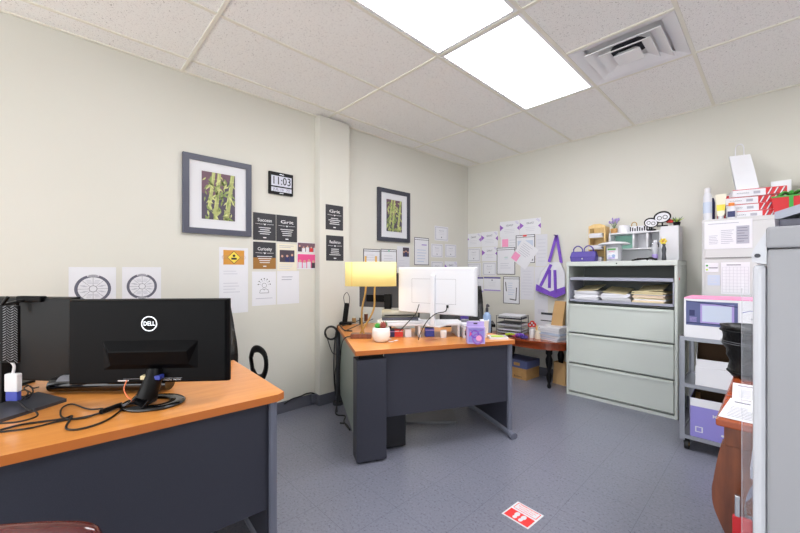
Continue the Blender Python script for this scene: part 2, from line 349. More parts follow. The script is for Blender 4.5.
# framed bamboo pictures
def bamboo(b, x0, y0, w, h, seed):
    rnd = random.Random(seed)
    b.rect(x0,y0,x0+w,y0+h,'art_dark',1); b.poly([(x0,y0+h*.55),(x0+w*.5,y0+h*.45),(x0+w*.9,y0+h),(x0,y0+h)],'art_plum',2)
    def clamp(p): return (min(max(p[0],x0),x0+w), min(max(p[1],y0),y0+h))
    for xa, xb, wd, mm in ((.16,.3,.1,'bamboo'),(.34,.46,.11,'bamboo'),(.68,.86,.12,'bamboo')):
        b.poly([clamp((x0+w*xa,y0+(h*.22 if xa<.3 else 0))),clamp((x0+w*(xa+wd),y0+(h*.2 if xa<.3 else 0))),(x0+w*(xb+wd),y0+h),(x0+w*xb,y0+h)],mm,3)
        b.poly([(x0+w*(xa+.02),y0+h*.25),(x0+w*(xa+.045),y0+h*.25),(x0+w*(xb+.045),y0+h*.98),(x0+w*(xb+.02),y0+h*.98)],'bamboo_hi',4)
        for q in (.35,.6,.85):
            xx = xa+(xb-xa)*q; b.rect(x0+w*(xx-.01),y0+h*q,x0+w*(xx+wd+.01),y0+h*q+h*.012,'bamboo_hi',5)
    for k in range(110):
        cx, cy, a, l = rnd.uniform(.08,.92), rnd.uniform(.03,.95), rnd.uniform(-2.6,-.4), rnd.uniform(.14,.28)
        if .25 < cy < .4 and .5 < cx: continue
        p = Vector((x0+w*cx, y0+h*cy)); d = Vector((math.cos(a),math.sin(a)))*l*w; q = Vector((-d.y,d.x))*.15
        b.poly([clamp(p),clamp(p+d*.4-q),clamp(p+d),clamp(p+d*.4+q)], rnd.choice(['bamboo','bamboo2','bamboo2','bamboo_hi']), 6+k%3)
def picture(px, inner, photo, label, fm, seed):
    x, z, w, h = wall_rect('L', *px); e = empty('framed_picture', (0,0,0), 0, label, 'framed picture')
    e.matrix_world = Matrix.Translation((XW, x+w/2, z+h/2)) @ ML
    fw = inner; m = MB(); d = .028
    for a in (((-w/2,-h/2),(w/2,-h/2),(w/2-fw,-h/2+fw),(-w/2+fw,-h/2+fw)),((w/2,-h/2),(w/2,h/2),(w/2-fw,h/2-fw),(w/2-fw,-h/2+fw)),((w/2,h/2),(-w/2,h/2),(-w/2+fw,h/2-fw),(w/2-fw,h/2-fw)),((-w/2,h/2),(-w/2,-h/2),(-w/2+fw,-h/2+fw),(-w/2+fw,h/2-fw))):
        m.prism(list(a), .002, d, fm)
    m.build('frame', e, .002)
    m = MB(); m.box((-w/2+fw*.8,-h/2+fw*.8,.004),(w/2-fw*.8,h/2-fw*.8,.016),'white')
    m.M = Matrix.Translation((0,0,.016)); q = photo; g = .012
    for a,b_ in (((-q[0]/2-g,-q[1]/2-g),(q[0]/2+g,-q[1]/2-g+.002)),((-q[0]/2-g,q[1]/2+g-.002),(q[0]/2+g,q[1]/2+g)),((-q[0]/2-g,-q[1]/2-g),(-q[0]/2-g+.002,q[1]/2+g)),((q[0]/2+g-.002,-q[1]/2-g),(q[0]/2+g,q[1]/2+g))): m.rect(a[0],a[1],b_[0],b_[1],'print_light')
    m.build('mat_board', e)
    m = MB(); m.M = Matrix.Translation((0,0,.0165)); bamboo(m, -q[0]/2,-q[1]/2,q[0],q[1],seed); m.build('photograph', e)
picture((181.8,152,250.3,237),.043,(.245,.365),'framed green bamboo photograph in a wide slate frame, left of the wall clock','frame_slate',3)
picture((376.7,187,408.6,243),.045,(.24,.36),'framed bamboo photograph beyond the wall column, above the white monitor','frame_dark',5)
# clock
x, z, w, h = wall_rect('L', 268,171,292,197)
e = empty('wall_clock', (0,0,0), 0, 'black rectangular digital wall clock with grey number display', 'clock')
e.matrix_world = Matrix.Translation((XW, x+w/2, z+h/2)) @ ML
MB().box((-w/2,-h/2,.001),(w/2,h/2,.025),'black').build('case', e, .004)
m = MB(); m.M = Matrix.Translation((0,0,.0254)); m.rect(-w*.42,-h*.13,w*.42,h*.33,'lcd'); m.rect(-w*.42,-h*.38,w*.42,-h*.19,'lcd')
m.text('11:03',0,h*.1,h*.5,'ink',2,.01,w*.72); m.text('JUL 16  72',0,-h*.285,h*.16,'print_dark',2,0,w*.7); m.build('display', e)
m = MB(); m.M = Matrix.Translation((0,0,.0254)); m.rect(-.02,h*.39,.02,h*.42,'silver'); m.build('nameplate', e)
m = MB(); m.M = Matrix.Translation((0,0,.0254)); m.rect(-.02,-h*.46,.02,-h*.43,'silver'); m.build('nameplate', e)
# chalk style posters
def scribble(b, cx, cy, w, h, seed, m='chalk', k=3):
    rnd = random.Random(seed); pts = []; n = 22
    for i in range(n): pts.append((cx-w/2+w*i/(n-1), cy+h*.5*math.sin(i*2.2+seed)*rnd.uniform(.4,1)))
    P = [(p.x,p.y) for p in catmull([(a,b_,0) for a,b_ in pts],3)]; b.stroke(P, h*.13, m, k)
def d_chalk(word, gold=False, seed=1):
    def f(b, w, h):
        if gold: b.rect(-w/2,-h/2,w/2,-h*.08,'poster_gold',1)
        b.text(word,0,h*.24,h*.17,'chalk',3,.012,w*.62)
        b.stroke([(-w*.4,h*.1),(-w*.1,h*.09)],h*.012,'chalk',3); b.stroke([(w*.1,h*.09),(w*.4,h*.1)],h*.012,'chalk',3)
        b.poly([(-w*.07,h*.11),(0,h*.05),(w*.07,h*.11)],'chalk',3)
        b.lines(-w*.34,-h*.3,w*.34,0,4,'chalk',3,.35,True); b.rect(-w*.07,-h*.42,w*.07,-h*.38,'chalk',3)
    return f
sheet('L',(253,212,275.8,241),d_chalk('Success',seed=1),'poster','black chalk-lettered poster reading Success, upper left of the poster cluster','poster',m='poster_black')
sheet('L',(276.2,214.5,297,242.5),d_chalk('Grit',seed=2),'poster','black chalk-lettered poster reading Grit, upper right of the poster cluster','poster',m='poster_black')
sheet('L',(253,241.5,275.7,269),d_chalk('Curiosity',True,3),'poster','black poster with a golden lower half below the Success poster','poster',m='poster_black',off=.002)
sheet('L',(325.5,204,343,230.8),d_chalk('Grit',seed=4),'poster','black chalk-lettered poster on the wall column, upper one of the pair','poster',m='poster_black',plane=-2.95)
sheet('L',(326,235,343.4,261),d_chalk('Resilience',seed=5),'poster','black chalk-lettered poster on the wall column, lower one of the pair','poster',m='poster_black',plane=-2.95)
def people(b, x0, y0, w, h, bg, seed, n=4):
    rnd = random.Random(seed); b.rect(x0,y0,x0+w,y0+h,bg,1)
    for i in range(n):
        cx = x0+w*(i+.5)/n; hh = h*rnd.uniform(.55,.75); c = rnd.choice(['photo_dark','red','white','navy','paper3'])
        b.rect(cx-w*.4/n,y0,cx+w*.4/n,y0+hh*.72,c,2+i%2); b.disc(cx,y0+hh*.85,h*.1,'skin_tone',4,12)
sheet('L',(277,243.5,296.5,270.7),lambda b,w,h:(b.lines(-w*.4,h*.34,w*.4,h*.46,2,'print'),people(b,-w*.38,-h*.18,w*.76,h*.45,'photo_dark',1,3),b.lines(-w*.4,-h*.45,w*.4,-h*.25,3,'print_light')),'flyer','cream flyer with a dark group photograph below the black Grit poster','flyer',m='cream_paper',off=.003)
sheet('L',(297,242,317.2,252.8),lambda b,w,h:people(b,-w*.47,-h*.45,w*.94,h*.9,'art_plum',2,5),'photo_print','narrow group photograph print directly above the pink one','photograph')
sheet('L',(297,253.2,315.8,269),lambda b,w,h:people(b,-w*.47,-h*.45,w*.94,h*.9,'hot_pink',3,4),'photo_print','group photograph print with a bright pink background','photograph')
def d_person(b, w, h):
    cy = h*.02; b.ring(0,cy+.02,.018,.0205,'ink'); b.stroke([(-.04,cy-.045),(-.034,cy-.02),(-.012,cy-.008),(0,cy-.02),(.012,cy-.008),(.034,cy-.02),(.04,cy-.045),(-.04,cy-.045)],.0028,'ink')
    for k in range(7):
        a = PI*(.02+k*.16); b.disc(.052*math.cos(a),cy+.026+.052*math.sin(a),.005,'ink',1,10); b.stroke([(.032*math.cos(a),cy+.026+.032*math.sin(a)),(.045*math.cos(a),cy+.026+.045*math.sin(a))],.0016,'ink')
    b.rect(-w*.35,-h*.3,w*.35,-h*.285,'print')
sheet('L',(252,271.5,275.8,304.5),d_person,'printed_sheet','white sheet with a line drawing of a person and radiating dots','printed sheet')
sheet('L',(277,271,299,303),lambda b,w,h:b.lines(-w*.3,h*.2,w*.3,h*.36,2,'print'),'printed_sheet','nearly blank white sheet right of the person drawing','printed sheet')
# clear holders with dark rims
def holder(side, px, label, d=None, off=.002, n=6):
    def f(b, w, h):
        t = .009
        b.rect(-w/2,-h/2,-w/2+t,h/2,'dark_grey',3); b.rect(w/2-t,-h/2,w/2,h/2,'dark_grey',3); b.rect(-w/2,-h/2,w/2,-h/2+t*.8,'dark_grey',3); b.rect(-w/2,h/2-t*.8,w/2,h/2,'dark_grey',3); b.rect(-w/2,h*.41,w/2,h*.41+t*.6,'dark_grey',3)
        if d: d(b, w, h)
        else: b.lines(-w*.32,-h*.2,w*.32,h*.32,n,'print_light',1,.25)
    sheet(side, px, f, 'document_holder', label, 'document holder', off=off, th=.0018)
holder('L',(363,248.6,380,276),'black rimmed paper holder directly above the lamp shade, left of a pair')
holder('L',(380.4,248.8,396.4,276),'black rimmed paper holder with a green dot, right of the pair above the lamp',lambda b,w,h:(b.disc(.0,h*.44,.014,'teal',4,14),b.lines(-w*.3,-h*.2,w*.3,h*.3,5,'print_light')))
holder('L',(414,237,428.6,265.2),'black rimmed paper holder on the left wall, right of a small photo',lambda b,w,h:(b.lines(-w*.3,-h*.42,w*.35,h*.1,5,'blueish'),b.rect(0,h*.22,w*.35,h*.26,'lavender',1)))
sheet('L',(397,246,409.5,272),lambda b,w,h:(people(b,-w*.05,h*.1,w*.5,h*.36,'photo_dark',4,3),b.lines(-w*.4,-h*.3,w*.3,0,3,'print_light')),'printed_sheet','white sheet with a small group photo beside the lamp holders','printed sheet',m='paper2')
def d_border(b, w, h):
    t = w*.035
    for a in ((-.44,-.43,.44,-.40),(-.44,.40,.44,.43),(-.44,-.43,-.41,.43),(.41,-.43,.44,.43)): b.rect(a[0]*w,a[1]*h,a[2]*w,a[3]*h,'print',1)
    b.text('Award',0,h*.2,h*.16,'print',1,0,w*.35); b.lines(-w*.25,-h*.1,w*.25,h*.1,2,'print_light',1,.25,True); b.disc(0,-h*.26,w*.035,'print_dark',1,10)
def d_purple(b, w, h):
    s = h*.2
    b.poly([(-w/2,h*.1+s),(-w/2,h*.1-s),(-w/2+s*1.3,h*.1)],'violet'); b.poly([(w/2,h*.02+s*.8),(w/2-s*.9,h*.02),(w/2,h*.02-s*.8)],'violet')
    b.text('GRANT',0,h*.22,h*.17,'print_dark',1,0,w*.36); b.lines(-w*.28,-h*.3,w*.28,h*.02,3,'print_light',1,.25,True)
    b.stroke([(w*.28,h*.44),(w*.42,h*.26)],.004,'lavender'); b.stroke([(w*.34,h*.46),(w*.46,h*.3)],.004,'lavender')
def cert(side, px, kind, label, off=.001):
    sheet(side, px, d_purple if kind == 'p' else d_border, 'certificate', label, 'certificate', 'certificates taped to the walls', off=off)
cert('L',(434.5,225.5,448,241.5),'b','grey bordered certificate taped highest on the left wall near the corner')
cert('L',(431,243.5,442.6,257.6),'b','grey bordered certificate left in the middle row near the corner')
cert('L',(445,244,456,257.6),'b','grey bordered certificate right in the middle row near the corner')
cert('L',(431,261.2,443,276),'b','grey bordered certificate half hidden behind the white monitor top, left wall')
cert('L',(444.6,261.2,457,276),'p','certificate with purple triangles peeking over the white monitor, left wall')
cert('B',(466.3,234.2,481,246.8),'p','purple triangle certificate nearest the room corner on the back wall')
cert('B',(481.4,232.4,498,246),'p','purple triangle certificate second from the room corner, upper row',.002)
cert('B',(482,247.2,497.6,261),'p','purple triangle certificate in the second row left of the dark rimmed holders')
cert('B',(500,222.2,519.6,236),'p','purple triangle certificate in the top row, left of the top pair')
cert('B',(520,219.7,541,234),'p','purple triangle certificate in the top row, right of the top pair',.002)
cert('B',(467.4,248.7,480.4,261.6),'b','grey bordered certificate second row nearest the room corner on back wall')
cert('B',(467.4,263.2,481,276.5),'b','grey bordered certificate third row nearest the room corner on back wall')
cert('B',(482.6,262.4,496.4,275.6),'b','grey bordered certificate third row second from the corner on back wall')
def d_band(b, w, h):
    b.rect(-w/2,h*.4,w/2,h/2,'purple_dark'); b.rect(-w/2,-h/2,w/2,-h*.41,'lavender'); b.lines(-w*.3,-h*.2,w*.3,h*.2,3,'print_light',1,.2,True); b.disc(0,h*.28,.01,'print_dark',1,10)
sheet('B',(484,277,500.6,291.3),d_band,'certificate','certificate with purple bands along top and bottom, right of the white monitor','certificate')
sheet('B',(470,277,483.4,292),d_band,'certificate','purple banded certificate mostly behind the white monitor edge','certificate')
sheet('B',(501,237,516.6,249),lambda b,w,h:(b.rect(-w*.42,-h*.3,-w*.02,h*.3,'pink',2),b.lines(w*.05,-h*.3,w*.45,h*.3,3,'print_light')),'printed_sheet','white sheet with a pink sticky note above the tall holder','printed sheet')
holder('B',(497,248,515.4,274.6),'black rimmed holder with a teal logo sheet, left of the overlapping holders',lambda b,w,h:(b.rect(-.02,h*.13,.03,h*.15,'teal'),b.rect(-.02,h*.07,.03,h*.09,'blueish'),b.lines(-w*.3,-h*.3,w*.3,-h*.05,3,'print_light')),off=.003)
holder('B',(516,235.6,535.2,262.8),'black rimmed holder with a red clip, behind a tilted paper',lambda b,w,h:(b.rect(-.03,h*.44,.02,h*.5,'red2',5),b.rect(-w*.4,h*.0,w*.4,h*.3,'blueish'),b.rect(w*.05,-h*.42,w*.4,-h*.2,'ink')),off=.003)
holder('B',(503.4,276.5,519.8,304.3),'black rimmed holder with crossed papers, lowest on the back wall',lambda b,w,h:(b.stroke([(-w*.35,h*.3),(-w*.3,-h*.05)],.012,'dark_grey'),b.stroke([(w*.32,h*.1),(w*.28,-h*.35)],.012,'dark_grey'),b.stroke([(w*.3,-h*.36),(-w*.1,-h*.33)],.012,'dark_grey'),b.lines(-w*.2,-h*.2,w*.2,h*.3,6,'blueish')),off=.003)
sheet('B',(515,243,534,266),lambda b,w,h:(b.lines(-w*.35,-h*.1,w*.4,h*.42,6,'print',1,.18),b.rect(-w*.48,-h*.46,-w*.12,-h*.12,'pink',2)),'printed_sheet','white sheet taped on a slant with a pink note in its corner','printed sheet',off=.006,rot=R(-36))
sheet('B',(535.8,234.8,547.5,266),d_text(7,'print_light'),'printed_sheet','faint white sheet between the holders and the hanging tote bag','printed sheet',m='paper2')
sheet('B',(520.5,266.5,534,300),d_text(9,'print_light'),'printed_sheet','faint white lined sheet below the slanted paper','printed sheet',m='paper2')
sheet('B',(534.6,267,548,326),d_text(3,'print_light'),'printed_sheet','blank white poster sheet behind the purple trimmed tote bag','printed sheet',m='paper2')

# tote bag on hook
def bp(u, v, off=0): p = ony(u, v, YW-off); return p
e = empty('tote_bag', bp(551,295,.03), 0, 'white cotton tote bag with purple straps and base hanging on the wall', 'tote bag')
base = e.location.copy()
def loc(u, v, off): return bp(u, v, off)-base
m = MB()
body = [(541,272),(551,262),(560,262),(565,272),(565.2,289),(555,297),(546,294),(537,289)]
A = [loc(u,v,.012) for u,v in body]; B = [loc(u,v,.075) for u,v in body]
n = len(A); m.add(A+B, [tuple(range(n)), tuple(range(2*n-1,n-1,-1))]+[(i,n+i,n+(i+1)%n,(i+1)%n) for i in range(n)], 'paper')
m.build('body', e, .008)
m = MB(); band = [(536.3,284),(550,291.5),(565,286.5),(565.5,293.5),(555.5,298),(535.6,290.5)]
A = [loc(u,v,.010) for u,v in band]; B = [loc(u,v,.08) for u,v in band]; n = len(A)
m.add(A+B, [tuple(range(n)), tuple(range(2*n-1,n-1,-1))]+[(i,n+i,n+(i+1)%n,(i+1)%n) for i in range(n)], 'purple'); m.build('base_band', e, .004)
for P in ([(549,262),(556.6,235),(561.2,263)], [(540.5,286),(551,264.5)], [(549.3,288),(549.6,270)], [(555.5,293),(554.8,270)]):
    pp = [loc(u,v,.088 if len(P)==2 else .05) for u,v in P]
    sm_ = MB(); qq = Vector((1,0,0))
    for a,b in zip(pp,pp[1:]):
        d = (b-a).normalized(); sd = d.cross(Vector((0,1,0))).normalized()*.016; dy = Vector((0,.003,0))
        sm_.add([a-sd-dy,a+sd-dy,b+sd-dy,b-sd-dy,a-sd+dy,a+sd+dy,b+sd+dy,b-sd+dy],[(0,1,2,3),(7,6,5,4),(0,4,5,1),(1,5,6,2),(2,6,7,3),(3,7,4,0)],'purple')
    sm_.build('strap', e)
m = MB(); h_ = bp(557,234.5,0); m.cyl((h_.x,YW,h_.z-.012),(h_.x,YW-.07,h_.z-.012),.005,'silver'); m.ball((h_.x,YW-.07,h_.z-.012),.009,'silver'); tag(m.build('wall_hook'),'small metal wall hook holding up the tote bag','hook')

# ================================================================== LEFT DESK
def top_poly(m, pts, z0, z1, mt, name, parent, bev=.006): return MB().prism(pts, z0, z1, mt, m_side='oak_edge').build(name, parent, bev)
DT = .74
e = empty('office_desk', (-1.858,-.059,0), R(-4), 'large orange-topped desk with dark panels at left, carrying black monitors', 'desk')
m = top_poly(None, [(-.899,-1.25),(.352,-1.25),(.356,.765),(.335,.80),(-.385,.79),(-.385,.33),(-.60,.16),(-.90,.12),(-.90,-1.25)], DT-.03, DT, 'oak', 'desktop', e, .008)
MB().box((.28,-1.2,.24),(.30,.74,DT-.03),'slate').build('modesty_panel', e, .002)
for yy in (.74,-1.24):
    p = MB().box((-.34,yy,.05),(.30,yy+.035,DT-.03),'slate').build('side_panel', e, .002)
    MB().box((.30,yy+.003,.0),(.332,yy+.034,DT-.03),'slate_light').build('edge_post', e, .01)
    MB().tube([(-.36,yy+.018,.03),(-.3,yy+.018,.045),(0,yy+.018,.05),(.3,yy+.018,.045),(.34,yy+.018,.03)],.028,'slate_light',10).build('foot', e)
MB().box((-.3,-1.15,.1),(.1,-.75,DT-.03),'slate').build('pedestal', e, .003)

# Dell monitor
bp0 = onz(153,398,DT)
def monitor(name, base_loc, heading, w, h, zbot, back, bez, label, stand, tilt=0, side_off=0, ncol='black'):
    # local: +y is the screen side, -y the back; x to the right
    e = empty(name, base_loc, heading, label, 'monitor')
    m = MB(); n = 10
    prof = []
    outline = [(-w/2,zbot),(w/2,zbot),(w/2,zbot+h),(-w/2,zbot+h)]
    m.box((-w/2,0,zbot),(w/2,.016,zbot+h),bez)
    # bulged back
    vs = []; fs = []
    for r, d in ((1,0),(.985,-.012),(.97,-.018),(.96,-.020)):
        for sx, sz in ((-1,-1),(1,-1),(1,1),(-1,1)): vs.append((side_off+sx*w/2*r-side_off*0, d, zbot+h/2+sz*h/2*r))
    for k in range(3):
        for q in range(4): fs.append((k*4+q,k*4+(q+1)%4,k*4+4+(q+1)%4,k*4+4+q))
    fs.append((12,13,14,15)); m.add(vs, fs, back, False)
    m.build('housing', e, .004)
    MB().box((-w/2+.012,.0165,zbot+.016),(w/2-.012,.018,zbot+h-.012),'black_gloss').build('screen', e)
    return e
hd = yaw_of((-1.533+1.925, .505-.07))    # along the back, left to right in view
hd = yaw_of((onf(226,300,1.475)-onf(73,301,1.425)).to_2d())
MC = onf(151.5,342,1.45)
e = monitor('computer_monitor', (MC.x,MC.y,DT), hd, .605, .335, .072, 'black_mat', 'black', 'black monitor seen from behind with a round logo, in front on left desk', None)
m = MB(); m.M = Matrix.Translation((.003,-.0205,.31)) @ Matrix.Rotation(PI/2,4,'X')
m.ring(0,0,.026,.030,'silver',1,40); m.text('DELL',0,0,.0235,'silver',1,.02,.043); tag(m.build('logo', e),'silver round logo ring with lettering')
m = MB(); m.add([(-.17,-.019,.245),(.19,-.019,.245),(.155,-.046,.205),(-.135,-.046,.205),(-.17,-.019,.13),(.19,-.019,.13),(.155,-.030,.15),(-.135,-.030,.15)],[(3,2,1,0),(6,7,4,5),(2,3,7,6),(0,4,7,3),(1,2,6,5)],'black_mat'); m.build('port_bay', e, .003)
m = MB(); m.M = Matrix.Translation((0,-.026,.1)) @ Matrix.Rotation(PI/2,4,'X'); m.rect(-.09,-.006,.13,-.004,'mid_grey'); m.rect(-.11,-.014,-.07,-.009,'silver'); m.text('P2417H  HDMI',.09,-.012,.01,'silver',1,0,.07); m.build('port_label', e)
m = MB(); m.box((-.012,-.052,.098),(.022,-.028,.112),'manila'); m.build('white_plug', e)
m = MB(); m.box((.022,-.056,.096),(.062,-.024,.112),'blue'); m.cyl((.03,-.05,.1),(.01,-.06,.08),.006,'blue'); m.build('video_plug', e, .002)
m = MB(); m.tube([(.025,-.02,.13),(.025,-.03,.10),(.02,-.045,.06),(.01,-.055,.02),(.01,-.055,.0125)],lambda t:.026+.012*t,'black',12,flat=1.2); m.build('stand_neck', e)
m = MB(); N=40; ro=[];
for r_,z_ in ((.110,0),(.113,.006),(.104,.012),(.062,.012),(.058,.006),(.062,0)): ro.append((r_,z_))
vs=[];fs=[]
for r_,z_ in ro:
    for k in range(N): a=2*PI*k/N; vs.append((.03+r_*1.0*math.cos(a),-.04+r_*.82*math.sin(a),z_))
L6=len(ro)
for i in range(L6):
    for k in range(N): fs.append((i*N+k,i*N+(k+1)%N,((i+1)%L6)*N+(k+1)%N,((i+1)%L6)*N+k))
m.add(vs,fs,'black_gloss',True); m.build('stand_ring', e)
m = MB(); m.tube([(.0,-.115,.008),(.005,-.06,.03),(.02,-.02,.06)],.022,'black_gloss',10,flat=1.6); m.build('stand_arm', e)
m = MB(); m.tube([(-.055,-.06,.10),(-.062,-.065,.07),(-.05,-.07,.045),(-.03,-.075,.03)],.0028,'copper'); m.build('copper_clip', e)
# cables from it are things of their own
def cable(P, r, label, group=None, name='cable', k=6, m='cable', cat='cable'): return tag(MB().tube(P, r, m, 7, k=k).build(name), label, cat, group)
def dz(u, v, z=DT+.004): p = onz(u, v, z); return p
cable([dz(0,430),dz(25,424),dz(62,419),dz(72,416),dz(66,428),dz(80,429),dz(105,421),dz(122,409),dz(121,403,DT+.012)],.0035,'thick black cable looping across the front of the left desk')
cable([dz(0,432),dz(30,428),dz(60,421),dz(85,417),dz(103,412)],.003,'black cable running straight to the inline connector on left desk')
cable([dz(103,408.5),dz(88,409),dz(72,404),dz(62,408),dz(61,416),dz(70,419),dz(84,418),dz(100,413)],.0028,'thin black cable making an open loop near the grey plate')
m = MB(); a_ = dz(101,412,DT+.011); b_ = dz(120,405,DT+.011); m.cyl(a_,b_,.009,'black',10); tag(m.build('cable_connector'),'chunky black inline cable connector on the left desk','connector')
cable([dz(0,423.5,DT+.018),dz(20,421.5,DT+.018),dz(37,416,DT+.018),dz(34,410,DT+.018),dz(28,409.5,DT+.018),dz(16,399,DT+.03)],.003,'black cable with a ferrite bead crossing the grey plate')
for k, P in enumerate(([(22,400),(28,393),(24,388),(30,386),(33,392),(26,397)], [(17,393),(24,390),(31,393),(28,398),(21,396)], [(20,386),(27,385),(33,388),(39,387)])):
    cable([dz(u,v,DT+.02) for u,v in P],.0026,['tangled black cable loop beside the grey plate, outer coil','tangled black cable loop beside the grey plate, inner coil','short black cable leading from the tangle to the soundbar'][k])
# second monitor
mc2 = onf(30,340,1.64)
hd2 = yaw_of((onf(75,301,1.62)-onf(0,300,1.66)).to_2d())
e = monitor('computer_monitor', (mc2.x-.05,mc2.y-.06,DT), hd2, .66, .375, .028, 'black', 'black_mat', 'black monitor half hidden behind the logo monitor, webcam on its top edge', None)
m = MB(); m.M = Matrix.Translation((.1,-.016,.058)) @ Matrix.Rotation(PI/2,4,'X'); m.rect(.05,-.006,.06,.006,'mid_grey'); m.rect(.09,-.006,.096,.006,'mid_grey'); m.build('printed_marks', e)
MB().box((-.05,-.09,0),(.05,.06,.012),'black').build('stand_foot', e, .004)
MB().box((-.03,-.06,.012),(.03,-.018,.2),'black').build('stand_neck', e, .004)
# webcam
w0 = onf(29,301,1.60)
e = empty('webcam', (w0.x,w0.y,w0.z), hd2, 'black webcam clamped on top of the rear monitor', 'webcam')
MB().box((-.055,-.012,-.004),(.07,.02,.022),'black_mat').build('camera_body', e, .006)
MB().cbox((-.04,-.035,-.006),(.035,.075,.012),'black',rz=-.5,rx=.25).build('clip_arm', e, .003)
MB().cyl((-.03,-.02,-.004),(-.028,-.028,-.05),.006,'black',8).build('clip_foot', e)
# computer stand plate + post with mesh
pl = [dz(0,423,DT),dz(67,401.5,DT),dz(38,394.5,DT)]
P0 = onz(-60,405,DT)
e = empty('docking_stand', (pl[0].x, pl[0].y, DT), 0, 'flat grey metal plate stand with a black post and perforated speaker column', 'computer stand')
o_ = Vector((pl[0].x,pl[0].y,DT)); q = [(p-o_) for p in (pl[0],pl[1],pl[2])]
far = q[2]+(q[0]-q[1])*1.0; far2 = q[0]+(q[0]-q[1])*.35
m = MB(); pts = [(far2.x,far2.y),(q[0].x,q[0].y),(q[1].x,q[1].y),(q[2].x,q[2].y),(far.x,far.y)]
ar = sum(pts[i][0]*pts[(i+1)%5][1]-pts[(i+1)%5][0]*pts[i][1] for i in range(5))
if ar < 0: pts = pts[::-1]
m.prism(pts,0,.012,'dark_grey'); m.build('base_plate', e, .003)
def lf(u, v, f): return onf(u, v, f)-o_
pc = lf(2,340,1.4)
MB().cbox((pc.x,pc.y,.09),(.03,.03,.156),'black',rz=YAW).build('post', e, .002)
m = MB(); c2 = lf(10.5,334,1.37); m.cbox((c2.x,c2.y,c2.z),(.064,.012,.215),'black_mat',rz=YAW)
m.M = Matrix.Translation(c2) @ Matrix.Rotation(YAW,4,'Z') @ Matrix.Translation((0,-.0065,0)) @ Matrix.Rotation(PI/2,4,'X')
for i in range(22):
    for j in range(4):
        x = -.022+j*.0145; y = -.1+i*.0095; s_ = -1 if j%2 else 1
        m.poly([(x,y),(x+.012,y+.006*s_),(x+.012,y+.009*s_),(x,y+.003)],'mid_grey',1)
m.build('perforated_column', e)
MB().cyl(lf(1,306,1.38),lf(8,297,1.38),.006,'black',8).build('antenna', e)
e = empty('cable_adapter', onf(13,386,1.37), YAW, 'white display adapter plugged on a blue cable end, hanging by the post', 'adapter')
MB().box((-.024,-.01,-.02),(.026,.01,.048),'white').build('adapter_body', e, .004)
MB().box((-.02,-.009,-.055),(.024,.009,-.02),'blue').build('blue_plug', e, .003)
MB().tube([(0,0,.048),(.003,0,.08),(-.03,0,.11)],.0045,'white').build('cord', e)
# soundbar
a_ = onz(42,394,DT); b_ = onz(165,392,DT); c_ = (a_+b_)/2
d_ = (b_-a_); e = empty('soundbar', (c_.x-.01,c_.y+.03,DT), yaw_of(d_.to_2d()), 'long black soundbar with grey mesh lying on the desk behind the monitors', 'speaker')
Lb = d_.length/2-.01
m = MB(); m.tube([(-Lb,0,.032),(-Lb+.01,0,.032),(Lb-.01,0,.032),(Lb,0,.032)],.03,'black_gloss',14,smooth_path=False,flat=1.3); m.build('body', e)
MB().tube([(-Lb+.03,.004,.040),(Lb-.22,.004,.040)],.0295,'mid_grey',14,smooth_path=False,flat=1.2).build('mesh_grille', e)
